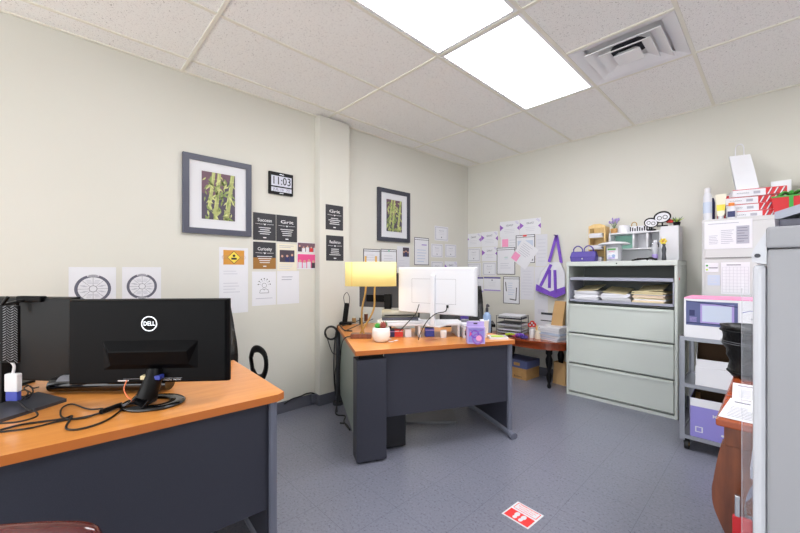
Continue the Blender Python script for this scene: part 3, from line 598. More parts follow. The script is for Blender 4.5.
# ------------------------------------------------ office chairs
def office_chair(loc, head, label, loop, backh=.56, seatz=.46):
    e = empty('office_chair', loc, head, label, 'office chair', None)     # local +y = facing direction
    m = MB()
    for k in range(5):
        a = 2*PI*k/5+.3; m.tube([(0,0,.11),(.15*math.cos(a),.15*math.sin(a),.10),(.28*math.cos(a),.28*math.sin(a),.07)],.02,'black',8)
    m.build('star_base', e)
    for k in range(5):
        a = 2*PI*k/5+.3; x, y = .285*math.cos(a), .285*math.sin(a)
        MB().cyl((x-.012*math.sin(a),y+.012*math.cos(a),.03),(x+.012*math.sin(a),y-.012*math.cos(a),.03),.03,'rubber',14).cyl((x,y,.03),(x,y,.075),.008,'black',8).build('caster', e)
    MB().cyl((0,0,.1),(0,0,seatz-.07),.025,'black',12).cbox((0,0,seatz-.06),(.2,.24,.03),'black').build('gas_lift', e)
    MB().box((-.25,-.24,seatz-.04),(.25,.26,seatz+.05),'leather').build('seat', e, .035)
    m = MB(); vs=[];fs=[]; nx, nz = 8, 9
    for side in (0,1):
        for j in range(nz+1):
            for i in range(nx+1):
                s_ = i/nx*2-1; t = j/nz; wd = .245*(1-.12*t**3-.06*(1-t)**2); z = seatz+.07+backh*t
                y = -.27 - .10*t + .05*s_*s_ - (.075*(1-(abs(s_))**4)*(1-abs(2*t-1)**4)+.012)*side + .02*math.sin(t*6)*(1-side)
                vs.append((s_*wd, y, z))
    W = nx+1; off = (nz+1)*W
    for j in range(nz):
        for i in range(nx):
            a = j*W+i; fs.append((a,a+1,a+W+1,a+W)); fs.append((off+a,off+a+W,off+a+W+1,off+a+1))
    for j in range(nz):
        a = j*W; fs.append((a,a+W,off+a+W,off+a)); a = j*W+nx; fs.append((a,off+a,off+a+W,a+W))
    for i in range(nx):
        fs.append((i,off+i,off+i+1,i+1)); a = nz*W+i; fs.append((a,a+1,off+a+1,off+a))
    m.add(vs,fs,'leather',True); m.build('backrest', e)
    MB().tube([(0,-.05,seatz-.04),(0,-.28,seatz-.03),(0,-.36,seatz+.05),(0,-.39,seatz+.25)],.018,'black',8,flat=1.8).build('back_bracket', e)
    for s_ in (-1,1):
        x = s_*.29; m = MB()
        if loop: m.tube([(x,-.13,seatz+.18),(x,-.08,seatz+.24),(x,.02,seatz+.26),(x,.11,seatz+.235),(x,.13,seatz+.16),(x,.08,seatz+.085),(x,-.02,seatz+.06),(x,-.10,seatz+.10)],.011,'black',10,closed=True,flat=2.3,k=4); m.tube([(x,-.02,seatz+.06),(x*.8,-.02,seatz-.035),(x*.4,-.02,seatz-.05)],.013,'black',8)
        else: m.tube([(x*.6,-.02,seatz-.05),(x,-.02,seatz-.03),(x*1.02,-.02,seatz+.05),(x,-.02,seatz+.2)],.014,'black',8,flat=1.8); m.tube([(x*1.02,-.02,seatz+.18),(x*1.02,-.02,seatz+.25)],.014,'black',8); m.cbox((x,.0,seatz+.26),(.075,.27,.03),'black')
        m.build('armrest', e, 0 if loop else .008)
    return e
# facing +x for the left chair
office_chair((-2.48,.73,0), R(-90), 'black leather swivel chair with loop armrests behind the left desk', True, .485)
office_chair((-2.245,3.03,0), yaw_of((.6,-.8))-PI/2, 'black high-backed swivel chair with flat armrests behind the right desk', False)
# guest chair, only top rail shows
a_ = onz(100,522,.78); b_ = onz(0,532,.78); dd = (a_-b_).to_2d(); hd = yaw_of(dd)
e = empty('guest_chair', (a_.x-.02*dd.normalized().x,a_.y-.02*dd.normalized().y,0), hd, 'dark red mahogany wooden chair, only its polished top rail showing bottom left', 'chair')
MB().tube([(-.50,.0,.735),(-.44,.0,.76),(-.3,.0,.768),(-.12,.0,.768),(-.015,.0,.758),(.0,.0,.735),(.0,.0,.68)],.022,'mahogany',12,flat=1.0).build('top_rail', e)
for x in (-.5,0): MB().tube([(x,0,.72),(x,-.01,.45),(x,.03,0.0)],.017,'mahogany',10).build('rear_post', e)
for x in (-.48,-.02): MB().tube([(x,-.42,.44),(x,-.42,.0)],.017,'mahogany',10).build('front_leg', e)
MB().box((-.47,-.012,.5),(-.03,.012,.7),'leather').build('backrest', e, .006)
MB().box((-.49,-.44,.42),(-.01,-.02,.48),'leather').build('seat', e, .015)

# ================================================================== RIGHT DESK
FL, FR, BL = Vector((-1.875,1.40)), Vector((-1.357,2.50)), Vector((-2.93,1.965))
d1 = (FR-FL).normalized(); n1 = Vector((-d1.y, d1.x)); d2 = (BL-FL).normalized()
e = empty('corner_desk', (0,0,0), 0, 'orange-topped corner desk with slate panels in the middle of the room', 'desk')
e.location = (FL.x, FL.y, 0)
def rel(p): return (p.x-FL.x, p.y-FL.y)
inner1 = FR+n1*.70; inner2 = FL+d1*.55+n1*.78; inner3 = BL+d1*.52
pts = [rel(p) for p in (FL, FR, inner1, inner2, inner3, BL)]
MB().prism(pts, DT-.03, DT, 'oak2', m_side='oak_edge').build('desktop', e, .008)
def wallpanel(a, b, z0, z1, t, m, name, side=1, bev=.002):
    d = (b-a).normalized(); q = Vector((-d.y,d.x))*t*side; P = [rel(a),rel(b),rel(b+q),rel(a+q)]
    ar = sum(P[i][0]*P[(i+1)%4][1]-P[(i+1)%4][0]*P[i][1] for i in range(4))
    if ar < 0: P = P[::-1]
    return MB().prism(P, z0, z1, m).build(name, e, bev)
G0 = FL+d1*.02+n1*.035
wallpanel(FL+d1*.21+n1*.05, FR-d1*.03+n1*.05, .27, DT-.03, .02, 'slate', 'modesty_panel')
wallpanel(FL+d1*.010+n1*.004, FL+d1*.21+n1*.004, .018, DT-.062, .12, 'slate', 'corner_leg')
wallpanel(FL+d1*.03+n1*.04, FL+d1*.20+n1*.04, DT-.062, DT-.03, .07, 'black', 'dark_gap_block')  # solid black block standing in for the dark gap above the leg
wallpanel(FL+d1*.03+n1*.03, FL+d1*.06+n1*.06, 0, .018, .02, 'black', 'glide')
wallpanel(FL+d1*.15+n1*.03, FL+d1*.18+n1*.06, 0, .018, .02, 'black', 'glide')
wallpanel(FL+d2*.05+d1*.03, BL-d2*.05+d1*.03, .08, DT-.03, .02, 'slate_green_lit', 'return_panel', -1)
wallpanel(FR-d1*.035+n1*.06, FR-d1*.035+n1*.62, .06, DT-.03, .025, 'slate', 'end_panel', -1)
wallpanel(FR-d1*.035+n1*.03, FR-d1*.035+n1*.065, .03, DT-.03, .035, 'slate_light', 'edge_post', -1, .012)
a_ = FR-d1*.02+n1*-.0; b_ = FR-d1*.02+n1*.66
P = [rel(FR-d1*.018+n1*t) for t in (-.01,.03,.1,.5,.66)]
MB().tube([(P[0][0],P[0][1],.022),(P[1][0],P[1][1],.03),(P[2][0],P[2][1],.04),(P[3][0],P[3][1],.04),(P[4][0],P[4][1],.028)],.028,'slate_light',12).build('foot', e)
# dark tower under desk
p = FL+d1*.31+n1*.31; e = empty('computer_tower', (p.x,p.y,0), yaw_of(n1), 'black computer tower standing under the corner desk', 'computer')
MB().box((-.17,-.085,.012),(.17,.085,.40),'black').build('case', e, .006)
MB().box((-.178,-.08,.02),(-.17,.08,.39),'black_gloss').build('front_bezel', e, .003)
for x in (-.12,.12):
    for y in (-.06,.06): MB().cyl((x,y,0),(x,y,.012),.012,'rubber',10).build('foot', e)
# chair mat
c_ = onz(436,416,0); m = MB(); 
mp_ = [Vector((-2.12,2.08)),Vector((-1.82,2.40))]; dq = (mp_[1]-mp_[0]).normalized(); nq = Vector((-dq.y,dq.x))
P = [mp_[0],mp_[1],mp_[1]+nq*.45,mp_[0]+nq*.45]; m.prism([(p.x,p.y) for p in P],.001,.018,'mid_grey')
tag(m.build('footrest', bevel=.006),'grey flat footrest lying on the floor under the corner desk','footrest')
# lamp
lb = onz(362,338,DT); LZ = DT
e = empty('table_lamp', (lb.x,lb.y,LZ), YAW, 'brass table lamp with crossed rods and glowing oval yellow shade', 'lamp')
MB().box((-.085,-.035,0),(.075,.045,.035),'brown_wood').build('base', e, .003)
for s_ in (-1,1):
    MB().tube([(s_*.018-.0,0,.03),(s_*-.01+.01,0,.09),(s_*-.045+.045,0,.22),(s_*-.035+.062,0,.36),(s_*-.04+.068,0,.50),(s_*-.04+.068,0,.608)],.0075,'brass',10).build('rod', e)
m = MB(); n=48; a_,b_ = .197,.10; z0,z1 = .402,.585
def sup(t): c,s_=math.cos(t),math.sin(t); return (.068+a_*math.copysign(abs(c)**.8,c), b_*math.copysign(abs(s_)**.8,s_))
vs=[];fs=[]
for (k_,z) in ((1,z0),(1,z1),(.985,z1),(.985,z0)):
    for i in range(n): x,y = sup(2*PI*i/n); vs.append((.068+(x-.068)*k_,y*k_,z))
for r_ in range(4):
    for i in range(n): fs.append((r_*n+i,r_*n+(i+1)%n,((r_+1)%4)*n+(i+1)%n,((r_+1)%4)*n+i))
m.add(vs,fs,'shade',True)
x,y = sup(PI*1.285); m.box((x-.0015,y-.0025,z0),(x+.0015,y,z1),'shade_seam'); m.build('lamp_shade', e)
MB().cyl((-.125,0,.5),(.26,0,.5),.003,'brass',6).build('shade_spider', e)
for x in (.028,.108): MB().cyl((x,0,.60),(x,0,.632),.008,'brass',8).build('finial', e)
MB().ball((.068,0,.49),.028,'ceramic').build('bulb', e)
pl_ = bpy.data.lights.new('lamp_bulb','POINT'); pl_.energy = 1.6; pl_.color = (1,.82,.5); pl_.shadow_soft_size = .04
lo = bpy.data.objects.new('bulb_light', pl_); COL.objects.link(lo); lo.parent = e; lo.location = (.068,0,.45)
# planter
p = onz(378,342,DT); e = empty('cactus_planter', (p.x,p.y+.03,DT), 0, 'white round ceramic pot of small cacti beside the lamp', 'planter')
MB().lathe([(.038,0),(.055,.01),(.068,.045),(.066,.085),(.060,.105),(.054,.105),(.055,.09)],'ceramic',28).build('pot', e)
MB().cyl((0,0,.07),(0,0,.092),.054,'soil',20).build('soil', e)
def spiky(c, r, mm, sz=1):
    m = MB(); m.ball(c, r*.8, mm, 14, sz)
    for k in range(26):
        a = k*2.4; ph = math.acos(1-1.5*(k+.5)/26); d = Vector((math.sin(ph)*math.cos(a),math.sin(ph)*math.sin(a),math.cos(ph)*sz)); m.cyl(Vector(c)+d*r*.6, Vector(c)+d*r*1.15, r*.18, mm, 5, r*.02)
    return m
tag(spiky((-.025,-.01,.11),.026,'green').build('green_cactus', e),'bright green spiky cactus'); tag(spiky((.022,0,.118),.026,'cactus_red',1.25).build('red_cactus', e),'reddish brown taller cactus'); spiky((.01,.03,.12),.02,'leaf',1.3).build('rear_cactus', e)
# phone handset + small stuff
p = onf(343.5,321,3.32); e = empty('cordless_phone', (-2.87,2.03,DT), YAW, 'black cordless handset upright on its charging cradle near the column', 'telephone')
MB().box((-.06,-.04,0),(.06,.04,.028),'black').build('cradle', e, .008)
MB().cbox((0,.0,.115),(.048,.03,.19),'black',ry=.12).build('handset', e, .01)
MB().tube([(-.012,0,.2),(-.02,0,.27),(.01,0,.31),(.035,0,.26),(.03,0,.17)],.003,'cable',6).build('cord_loop', e)
p = onf(359,310.5,3.2); 
# dark rear monitor
hdm = yaw_of((onf(421,300,3.05)-onf(355,300,3.22)).to_2d()); c_ = onf(389,300,3.13)
e = monitor('computer_monitor', (c_.x,c_.y,DT), hdm, .55, .30, .20, 'dark_grey', 'black', 'dark grey monitor back seen below the lamp shade', None)
MB().box((-.11,-.08,0),(.11,.08,.012),'black').build('stand_foot', e, .004); MB().box((-.03,-.045,.012),(.03,-.02,.32),'black').build('stand_neck', e, .003)
MB().box((-.2,-.03,.25),(.02,-.018,.31),'black_mat').build('vent_panel', e, .003)
# monitor riser
ra, rb = onz(392,338,DT), onz(465,337,DT); rd = (rb-ra).to_2d().normalized(); rn = Vector((-rd.y,rd.x)); hdr = yaw_of(rd); rl = (rb-ra).to_2d().length
e = empty('monitor_riser', (ra.x,ra.y,DT), hdr, 'long white monitor riser shelf holding the large white monitor', 'monitor stand')
MB().box((-.11,.0,.09),(rl+.0,.24,.108),'white').build('top_shelf', e, .004)
for x in (-.105,rl*.36,rl*.90): MB().box((x,.0,0),(x+.018,.235,.09),'white').build('side_support', e, .003)
# white monitor
hdw = yaw_of((onf(477,290,2.5)-onf(399,290,2.84)).to_2d()); wl_, wr_ = onf(399,290,2.84), onf(477,290,2.5); c_ = (wl_+wr_)/2; ww = (wr_-wl_).length
e = monitor('computer_monitor', (c_.x,c_.y,DT+.1085), hdw, ww, .345, .092, 'white', 'white', 'large white flat monitor seen from behind on the white riser', None)
m = MB(); m.M = Matrix.Translation((0,-.0205,.26)) @ Matrix.Rotation(PI/2,4,'X')
for P_ in ([(-.19,.09),(.17,.09)],[(-.19,.09),(-.19,-.09)],[(-.19,-.09),(.17,-.09)],[(.17,.09),(.17,-.09)]): m.stroke(P_,.0016,'mid_grey',1)
m.build('panel_seam', e)
m = MB(); m.box((-.022,-.045,.012),(.012,-.021,.38),'white'); m.build('stand_neck', e, .004); MB().box((-.055,-.045,0),(.06,.10,.012),'white').build('stand_foot', e, .004)
m = MB(); m.tube([(-.12,-.034,.16),(-.14,-.05,.09),(-.19,-.09,.02),(-.24,-.12,-.04)],.0035,'cable'); m.build('power_cord', e)
m = MB(); m.box((.105,-.04,.145),(.118,-.03,.165),'black'); m.tube([(.11,-.038,.15),(.10,-.05,.12),(.03,-.06,.10),(-.03,-.085,.04),(-.07,-.11,-.05),(-.08,-.115,-.09)],.0035,'cable'); m.build('signal_cord', e)
# laminator on riser left
def rp(x, y, z=0): v = Vector((ra.x,ra.y))+rd*x+rn*y; return (v.x,v.y,DT+z)
for k in range(3):
    q = rp(.05+.015*k,.12,.1083+k*.0052); tag(MB().box((-.16,-.105,0),(.16,.105,.005),['paper','paper2'][k%2]).build('paper_bundle', loc=q, rz=hdr+(.05,-.06,.02)[k]),['white papers spread lowest under the laminator on the riser','white papers in the middle under the laminator on the riser','white papers directly under the laminator'][k],'papers')
LL = .29
q = rp(-.075,.125,.1245); e = empty('laminator', q, hdr, 'long grey-beige laminating machine with dark round end', 'laminator')
MB().box((0,-.05,0),(LL,.05,.022),'copier_dark').build('base', e, .005)
MB().cyl((0,0,.048),(LL,0,.048),.038,'laminator_grey',20).build('roller_cover', e)
MB().cyl((LL,0,.048),(LL+.012,0,.048),.034,'black',18).build('end_cap', e)
MB().box((.02,-.041,.036),(LL-.02,-.036,.044),'black').build('feed_slot', e)
# boxes beneath the riser
def small_box(loc, size, rz, m, name, label, cat='box', lid=None, bevel=.003):
    b = MB().box((-size[0]/2,-size[1]/2,0),(size[0]/2,size[1]/2,size[2]),m)
    if lid: b.box((-size[0]/2-.001,-size[1]/2-.001,size[2]*.72),(size[0]/2+.001,size[1]/2+.001,size[2]*.86),lid)
    return tag(b.build(name, loc=loc, rz=rz, bevel=bevel), label, cat)
small_box(rp(-.058,.09),(.045,.06,.05),hdr,'black','small_carton','small black carton at the far left under the riser','carton','navy')
small_box(rp(.0,.07),(.045,.07,.055),hdr,'navy','small_carton','small navy carton under the riser, left of the red one','carton','lavender')
small_box(rp(.055,.07),(.07,.05,.055),hdr,'red2','small_carton','small red carton under the white riser','carton','white')
small_box(rp(.128,.05),(.05,.06,.062),hdr,'paper','small_carton','small white carton under the riser between red and blue ones','carton')
small_box(rp(.30,.06),(.07,.06,.066),hdr,'blue','small_carton','bright blue carton under the middle of the riser','carton','lavender')
tag(MB().lathe([(.022,0),(.026,.03),(.024,.055),(.02,.058)],'ceramic',18).build('candle_jar', loc=rp(.40,-.01)),'small beige jar standing at the right part of the riser','jar')
for i,(u,v,s) in enumerate(((354,329,.02),(361,330,.018),(366,327,.02))):
    p = onz(u,v-6,DT); tag(MB().cyl((0,0,0),(0,0,.05+.012*i),s,['cardboard','black','brown_wood'][i],12).cyl((0,0,.05+.012*i),(0,0,.062+.012*i),s*.8,'cream_paper',12).build('pen_cup', loc=(p.x,p.y,DT)),['cardboard coloured cup behind the lamp base','black cup behind the lamp base','brown cup behind the lamp rods'][i],'cup')
# organiser with calculator at right
hz = hdr; c_ = onz(461,338,DT)
e = empty('desk_organiser', (c_.x-.035+.03,c_.y+.13,DT), hdr, 'white desk organiser tray stacked with papers right of the riser', 'organiser')
MB().box((-.08,-.1,0),(.1,.1,.016),'paper2').build('lower_tray', e, .003)
MB().box((-.08,-.1,.068),(.1,.1,.078),'white').build('upper_tray', e, .003)
for x in (-.08,.09): MB().box((x,-.1,.016),(x+.01,.1,.068),'white').build('side_wall', e, .002)
cc = e.location
m = MB(); m.box((-.06,-.08,0),(.075,.02,.02),'black')
for i in range(6):
    for j in range(3): m.box((-.05+i*.02,-.072+j*.028,.02),(-.036+i*.02,-.052+j*.028,.025),'dark_grey')
tag(m.build('calculator', loc=(cc.x,cc.y,DT+.016), rz=hdr, bevel=.002),'black calculator lying in the white organiser','calculator')
for k in range(5):
    tag(MB().box((-.075,-.085,0),(.085,.085,.006),['paper','paper2'][k%2]).build('paper_bundle', loc=(cc.x+random.uniform(-.008,.008),cc.y+random.uniform(-.008,.008),DT+.0785+k*.0062), rz=hdr+random.uniform(-.15,.15)),'thin bundle of white papers piled on the desk organiser','papers','papers on the desk organiser')
# purple gift box
p = onz(472.5,343.5,DT); gh = hdr-.1
e = empty('gift_bag', (p.x,p.y+.035,DT), gh, 'purple patterned cardboard carry box with a hand hole', 'gift box')
m = MB(); m.box((-.062,-.035,0),(.062,.035,.118),'lilac'); m.box((-.062,-.004,.118),(.062,.004,.155),'lilac')
m.M = Matrix.Translation((0,-.0355,0)) @ Matrix.Rotation(PI/2,4,'X')
m.rect(-.055,.008,.055,.11,'box_purple',1); m.ring(.01,.035,.03,.04,'violet',2,30); m.ring(-.01,.07,.02,.03,'purple',3,30); m.disc(.018,.04,.02,'pink',4,20); m.poly([(-.05,.05),(-.03,.07),(-.045,.09)],'hot_pink',4); m.stroke([(-.05,.1),(0,.085),(.05,.1)],.006,'violet',5); m.text('THANKS',.02,.018,.012,'hot_pink',5,0,.045)
m.M = Matrix.Translation((0,-.0045,.14)) @ Matrix.Rotation(PI/2,4,'X'); m.rect(-.014,-.005,.014,.005,'photo_dark',1)
m.build('box_body', e)
p = onz(481,334,DT); tag(MB().lathe([(.03,0),(.036,.1),(.041,.112),(.038,.112),(.034,.1)],'ceramic',22).build('paper_cup', loc=(p.x+.0,p.y+.05,DT+.0)),'white paper cup behind the purple carry box','cup')
p = onz(466,330,DT); small_box((p.x-.04,p.y+.03,DT),(.07,.03,.15),hdr,'purple_dark','small_carton','tall violet blue carton behind the purple carry box','carton')
# note tray
p = onz(497,338,DT); hn = yaw_of(d1)-.35
e = empty('note_tray', (p.x+.01,p.y-.01,DT), hn, 'small white tray holding a green pad near desk corner', 'tray')
MB().box((-.07,-.05,0),(.07,.05,.006),'white').box((-.07,-.05,.006),(-.062,.05,.018),'white').box((.062,-.05,.006),(.07,.05,.018),'white').box((-.062,-.05,.006),(.062,-.043,.018),'white').box((-.062,.043,.006),(.062,.05,.018),'white').build('tray', e)
tag(MB().cbox((p.x+.01,p.y-.01,DT+.0125),(.085,.06,.012),'lime',rz=hn).build('note_pad'),'lime green note pad lying in the small white tray','note pad')
# sanitiser bottle
p = onf(487,326,3.05)
e = empty('sanitiser_bottle', (p.x,p.y,DT), 0, 'pump bottle of clear blue sanitiser right of the white monitor', 'bottle')
hb = p.z+.0-DT
MB().lathe([(.03,0),(.034,.01),(.034,.14),(.02,.165),(.014,.17)],'bluegel',20).build('bottle', e); MB().cyl((0,0,.17),(0,0,.205),.012,'dark_grey',12).tube([(0,0,.205),(0,0,.23),(.02,-.02,.235),(.04,-.035,.225)],.007,'dark_grey',8).build('pump', e)
# more clutter
p = onz(437,326,DT+.108); tag(MB().cyl((0,0,0),(0,0,.02),.03,'mid_grey',20).build('tape_roll', loc=(onz(465,322,DT+.108).x,onz(465,322,DT+.108).y,DT+.109)),'grey round tape roll on the riser right end','tape')
p = onz(400,327,DT+.11)
for k,(u,c,l) in enumerate(((352,'green','green folded card behind the lamp rods'),(394,'red2','red folded card behind the laminator'))):
    q = onf(u+18,312,2.98); 
# scattered white cards on the desk front
for k,(u,v) in enumerate(((384,341),(391,342),(396,341),(390,339.5))):
    p = onz(u,v,DT); tag(MB().cbox((p.x,p.y,DT+.0012+k*.0012),(.035,.022,.001),'paper',rz=.3+k*.7).build('small_card'),'small white card lying on the desk by the cactus pot','card','loose cards by the cactus pot')
# cables at the left edge of right desk
def f3(u, v, f): return onf(u, v, f)
cable([onz(352,331,DT+.006),onz(344,330,DT+.006),onz(338,325.5,DT+.008),f3(334.5,345,3.45),f3(334,375,3.45),f3(336,396,3.45),f3(340,402,3.4)],.006,'black cable hanging over the desk edge near the column, outermost')
cable([onz(352,336,DT+.006),onz(345,338,DT+.006),f3(341.5,345,3.15),f3(340,362,3.2),f3(339,385,3.3),f3(337,403,3.3),f3(337,412,3.2)],.005,'black cable hanging down beside the greenish-lit side panel')
m = MB(); c_ = f3(331,333,3.38)
for k in range(3): 
    rr = .052+.005*k; m.tube([c_+RT*math.cos(t)*rr+Vector((0,0,math.sin(t)*rr*1.05))+FW*.004*k for t in [2*PI*i/16 for i in range(16)]],.0045,'cable',7,closed=True,k=2)
tag(m.build('coiled_cable'),'coil of black cable hanging at the corner desk edge by the column','cable')
cable([c_-RT*.05,f3(332,352,3.38),f3(337,356,3.36),f3(335,375,3.4),f3(336,392,3.42)],.004,'thin black cable dropping from the coil')
cable([onz(337,404,.006),onz(336,414,.006),onz(345,416,.006),onz(344,422,.006),onz(350,430,.006),onz(346,424,.006),onz(340,423,.006)],.006,'black cable lying tangled on the floor below the desk edge')
p = onf(338.5,345,3.3); tag(MB().cyl((onz(338,404,0).x,onz(338,404,0).y,.02),(onz(338,404,0).x,onz(338,404,0).y,DT-.035),.02,'dark_grey',12).cyl((onz(338,404,0).x,onz(338,404,0).y,0),(onz(338,404,0).x,onz(338,404,0).y,.02),.05,'dark_grey',16).build('support_leg'),'dark round support leg under the wall end of the corner desk','table leg')
q = [onx(284,404,XW+.02),onx(292,399,XW+.02),onx(300,396.5,XW+.02),onx(307,393.5,XW+.02),onx(313,393.2,XW+.02),onx(316,396,XW+.02)]
cable([Vector((a.x,a.y,a.z)) for a in q],.006,'black cable draped along the baseboard left of the column')
m = MB(); p = onx(314.5,399,XW+.03); m.box((XW+.014,p.y-.03,.03),(XW+.05,p.y+.03,.1),'trim_grey'); tag(m.build('cable_box', bevel=.004),'small grey cable box on the baseboard beside the column','cable box')
# crossing cables on desk near lamp
for k,(P_) in enumerate(([(342,326),(352,323),(362,319),(372,314)],[(345,331),(356,326),(366,322),(373,319)])):
    cable([onz(u,v,DT+.012+.008*k) for u,v in P_],.0045,['black cable running from the handset towards the lamp','black cable crossing the desk behind the lamp base'][k])

# ================================================================== ROUND TABLE at the back
RTZ = .50
e = empty('side_table', (-1.99,3.98,0), 0, 'low cherry wood side table with turned dark legs against the back wall', 'table')
def ellip(cx, cy, a, b, n=48, y1=None):
    P = [(cx+a*math.cos(2*PI*i/n), cy+b*math.sin(2*PI*i/n)) for i in range(n)]
    return [(x, min(y, y1)) if y1 else (x,y) for x,y in P]
MB().prism(ellip(0,0,.485,.255), RTZ-.022, RTZ, 'cherry_top', m_side='cherry').build('tabletop', e, .004)
MB().prism(ellip(0,0,.455,.225), RTZ-.09, RTZ-.022, 'cherry', m_side='cherry').build('apron', e)
for x, y in ((.30,-.145),(-.30,-.145),(.30,.16),(-.30,.16)):
    MB().lathe([(.016,0),(.022,.02),(.014,.05),(.026,.10),(.028,.14),(.016,.17),(.02,.2),(.034,.27),(.036,.31),(.022,.35),(.034,.37),(.034,RTZ-.09)],'black',16,(x,y,0)).build('leg', e)
def stack(n, loc, size, rz, mats_, name, lab, cat, group, jit=.01, jr=.06, t=None):
    z = loc[2]
    for k in range(n):
        tt = (t or size[2])*random.uniform(.7,1.2); mm = random.choice(mats_)
        o = MB().box((-size[0]/2,-size[1]/2,0),(size[0]/2,size[1]/2,tt),mm).build(name, loc=(loc[0]+random.uniform(-jit,jit),loc[1]+random.uniform(-jit,jit),z), rz=rz+random.uniform(-jr,jr))
        tag(o, lab, cat, group); z += tt+.0003
    return z
# letter trays
tx, ty = -2.20, 3.98
e = empty('letter_tray_tower', (tx,ty,RTZ), R(8), 'three tier silver letter tray tower filled with papers on the cherry table', 'letter trays')
for k in range(3):
    z = .02+k*.085; m = MB()
    m.box((-.15,-.12,z),(.15,.12,z+.004),'silver'); 
    for a,b_ in (((-.15,-.12),(.15,-.12)),((.15,-.12),(.15,.12)),((.15,.12),(-.15,.12)),((-.15,.12),(-.15,-.12))): m.cyl((a[0],a[1],z+.03),(b_[0],b_[1],z+.03),.003,'silver',6)
    m.build('tray', e)
for x in (-.15,.15):
    for y in (-.12,.12): MB().cyl((x,y,0),(x,y,.225),.004,'dark_grey',6).build('post', e)
for k in range(3): stack(4,(tx,ty,RTZ+.0248+k*.085),(.27,.21,.010),R(8),['paper','paper2','dark_grey','paper3'],'paper_bundle',['papers in the lowest tier of the letter tray tower','papers in the middle tier of the letter tray tower','papers in the top tier of the letter tray tower'][k],'papers',['papers in lowest letter tray','papers in middle letter tray','papers in top letter tray'][k],.006,.05)
PZ = stack(16,(-1.70,3.97,RTZ+.001),(.25,.20,.0095),R(-12),['paper','paper','paper2','blueish'],'paper_bundle','thin bundle in the loose paper pile on the cherry table','papers','loose paper pile on the cherry table',.012,.12)
# brown bag atop, clipboards leaning
def paper_bag(name, loc, rz, w, d, h, mm, label, lean=0, handles=False, cat='paper bag', top=.75):
    e = empty(name, loc, rz, label, cat); m = MB()
    vs = [(-w/2,-d/2,0),(w/2,-d/2,0),(w/2,d/2,0),(-w/2,d/2,0),(-w/2*.98+lean/2,-d/2*.8,h*.5),(w/2*.98+lean/2,-d/2*.8,h*.5),(w/2*.98+lean/2,d/2*.8,h*.5),(-w/2*.98+lean/2,d/2*.8,h*.5),
          (-w/2*.95+lean,-d/2*(1-top),h),(w/2*.95+lean,-d/2*(1-top),h*.985),(w/2*.95+lean,d/2*(1-top),h*.985),(-w/2*.95+lean,d/2*(1-top),h)]
    fs = [(3,2,1,0)]+[(a,(a+1)%4,4+(a+1)%4,4+a) for a in range(4)]+[(4+a,4+(a+1)%4,8+(a+1)%4,8+a) for a in range(4)]
    m.add(vs,fs,mm); o = m.build('bag_body', e); s = o.modifiers.new('s','SOLIDIFY'); s.thickness = .0015
    if handles:
        for y in (-1,1): MB().tube([(-w*.2+lean,y*d*.5*(1-top),h-.01),(-w*.17+lean,y*d*.4*(1-top),h+.07),(lean,y*d*.4*(1-top),h+.09),(w*.17+lean,y*d*.4*(1-top),h+.07),(w*.2+lean,y*d*.5*(1-top),h-.01)],.0025,mm,6).build('handle', e)
    return e
paper_bag('paper_bag',(-1.69,4.06,PZ+.001),R(5),.12,.09,.27,'kraft','brown kraft paper bag standing on the paper pile beside the filing cabinet',.03)
for k,(x,lab) in enumerate(((-1.83,'dark rimmed clipboard leaning on the wall behind the paper pile'),)):
    m = MB(); m.M = Matrix.Translation((x,4.20,RTZ+.002)) @ Matrix.Rotation(R(-8),4,'X'); m.box((-.13,-.004,0),(.13,0,.26),'paper2'); m.box((-.13,-.006,.235),(.13,-.004,.26),'dark_grey'); m.box((-.13,-.006,.16),(.0,-.004,.17),'dark_grey'); m.box((0,-.006,.05),(.12,-.004,.19),'print'); tag(m.build('clipboard'),lab,'clipboard')
p = onz(538,337,RTZ); tag(MB().lathe([(.028,0),(.032,.02),(.034,.09),(.036,.1),(.031,.1),(.03,.05)],'cream_paper',20).build('mug', loc=(-1.845,3.90,RTZ)),'cream mug in front of the loose paper pile','mug')
for k,(dx,dy,c) in enumerate(((-.012,0,'orange'),(.01,.006,'black'),(.0,-.01,'yellow'))): tag(MB().cyl((-1.845+dx,3.90+dy,RTZ+.06),(-1.845+dx*2,3.90+dy*2,RTZ+.15),.004,c,6).build('pencil'),['orange pencil standing in the cream mug','black pen standing in the cream mug','yellow pencil standing in the cream mug'][k],'pencil')
e = empty('candy_jar', (-1.925,3.93,RTZ), 0, 'white jar topped by red and white swirl lollipops', 'jar')
MB().lathe([(.03,0),(.032,.02),(.032,.085),(.026,.10)],'ceramic',18).build('jar_body', e)
for k,(x,z) in enumerate(((-.022,.14),(.02,.145),(0,.165))):
    m = MB(); m.cyl((x*.3,0,.09),(x,0,z),.002,'white',6); m.cyl((x,-.008,z),(x,.008,z),.026,'red2',16); m.cyl((x,-.009,z),(x,-.008,z),.010,'white',10); m.build('lollipop', e)
e = empty('stapler', (-2.13,3.80,RTZ), R(15), 'lime yellow stapler at the left front of the cherry table', 'stapler')
MB().box((-.05,-.014,0),(.05,.014,.008),'dark_grey').build('base', e, .002); MB().tube([(-.05,0,.018),(0,0,.03),(.055,0,.024)],.013,'lime',10,flat=1.1).build('arm', e)
def bow(loc, mm, label, r=.04):
    m = MB()
    for k in range(9):
        a = 2*PI*k/9; c = Vector((math.cos(a),math.sin(a),0)); pts = [Vector((0,0,.01)), c*r*.7+Vector((0,0,r*.9)), c*r*1.15+Vector((0,0,r*.35)), Vector((0,0,.008))]
        m.tube(pts,.004,mm,6,flat=2.2,k=4)
    m.ball((0,0,r*.75),r*.38,mm); tag(m.build('gift_bow', loc=loc), label, 'bow')
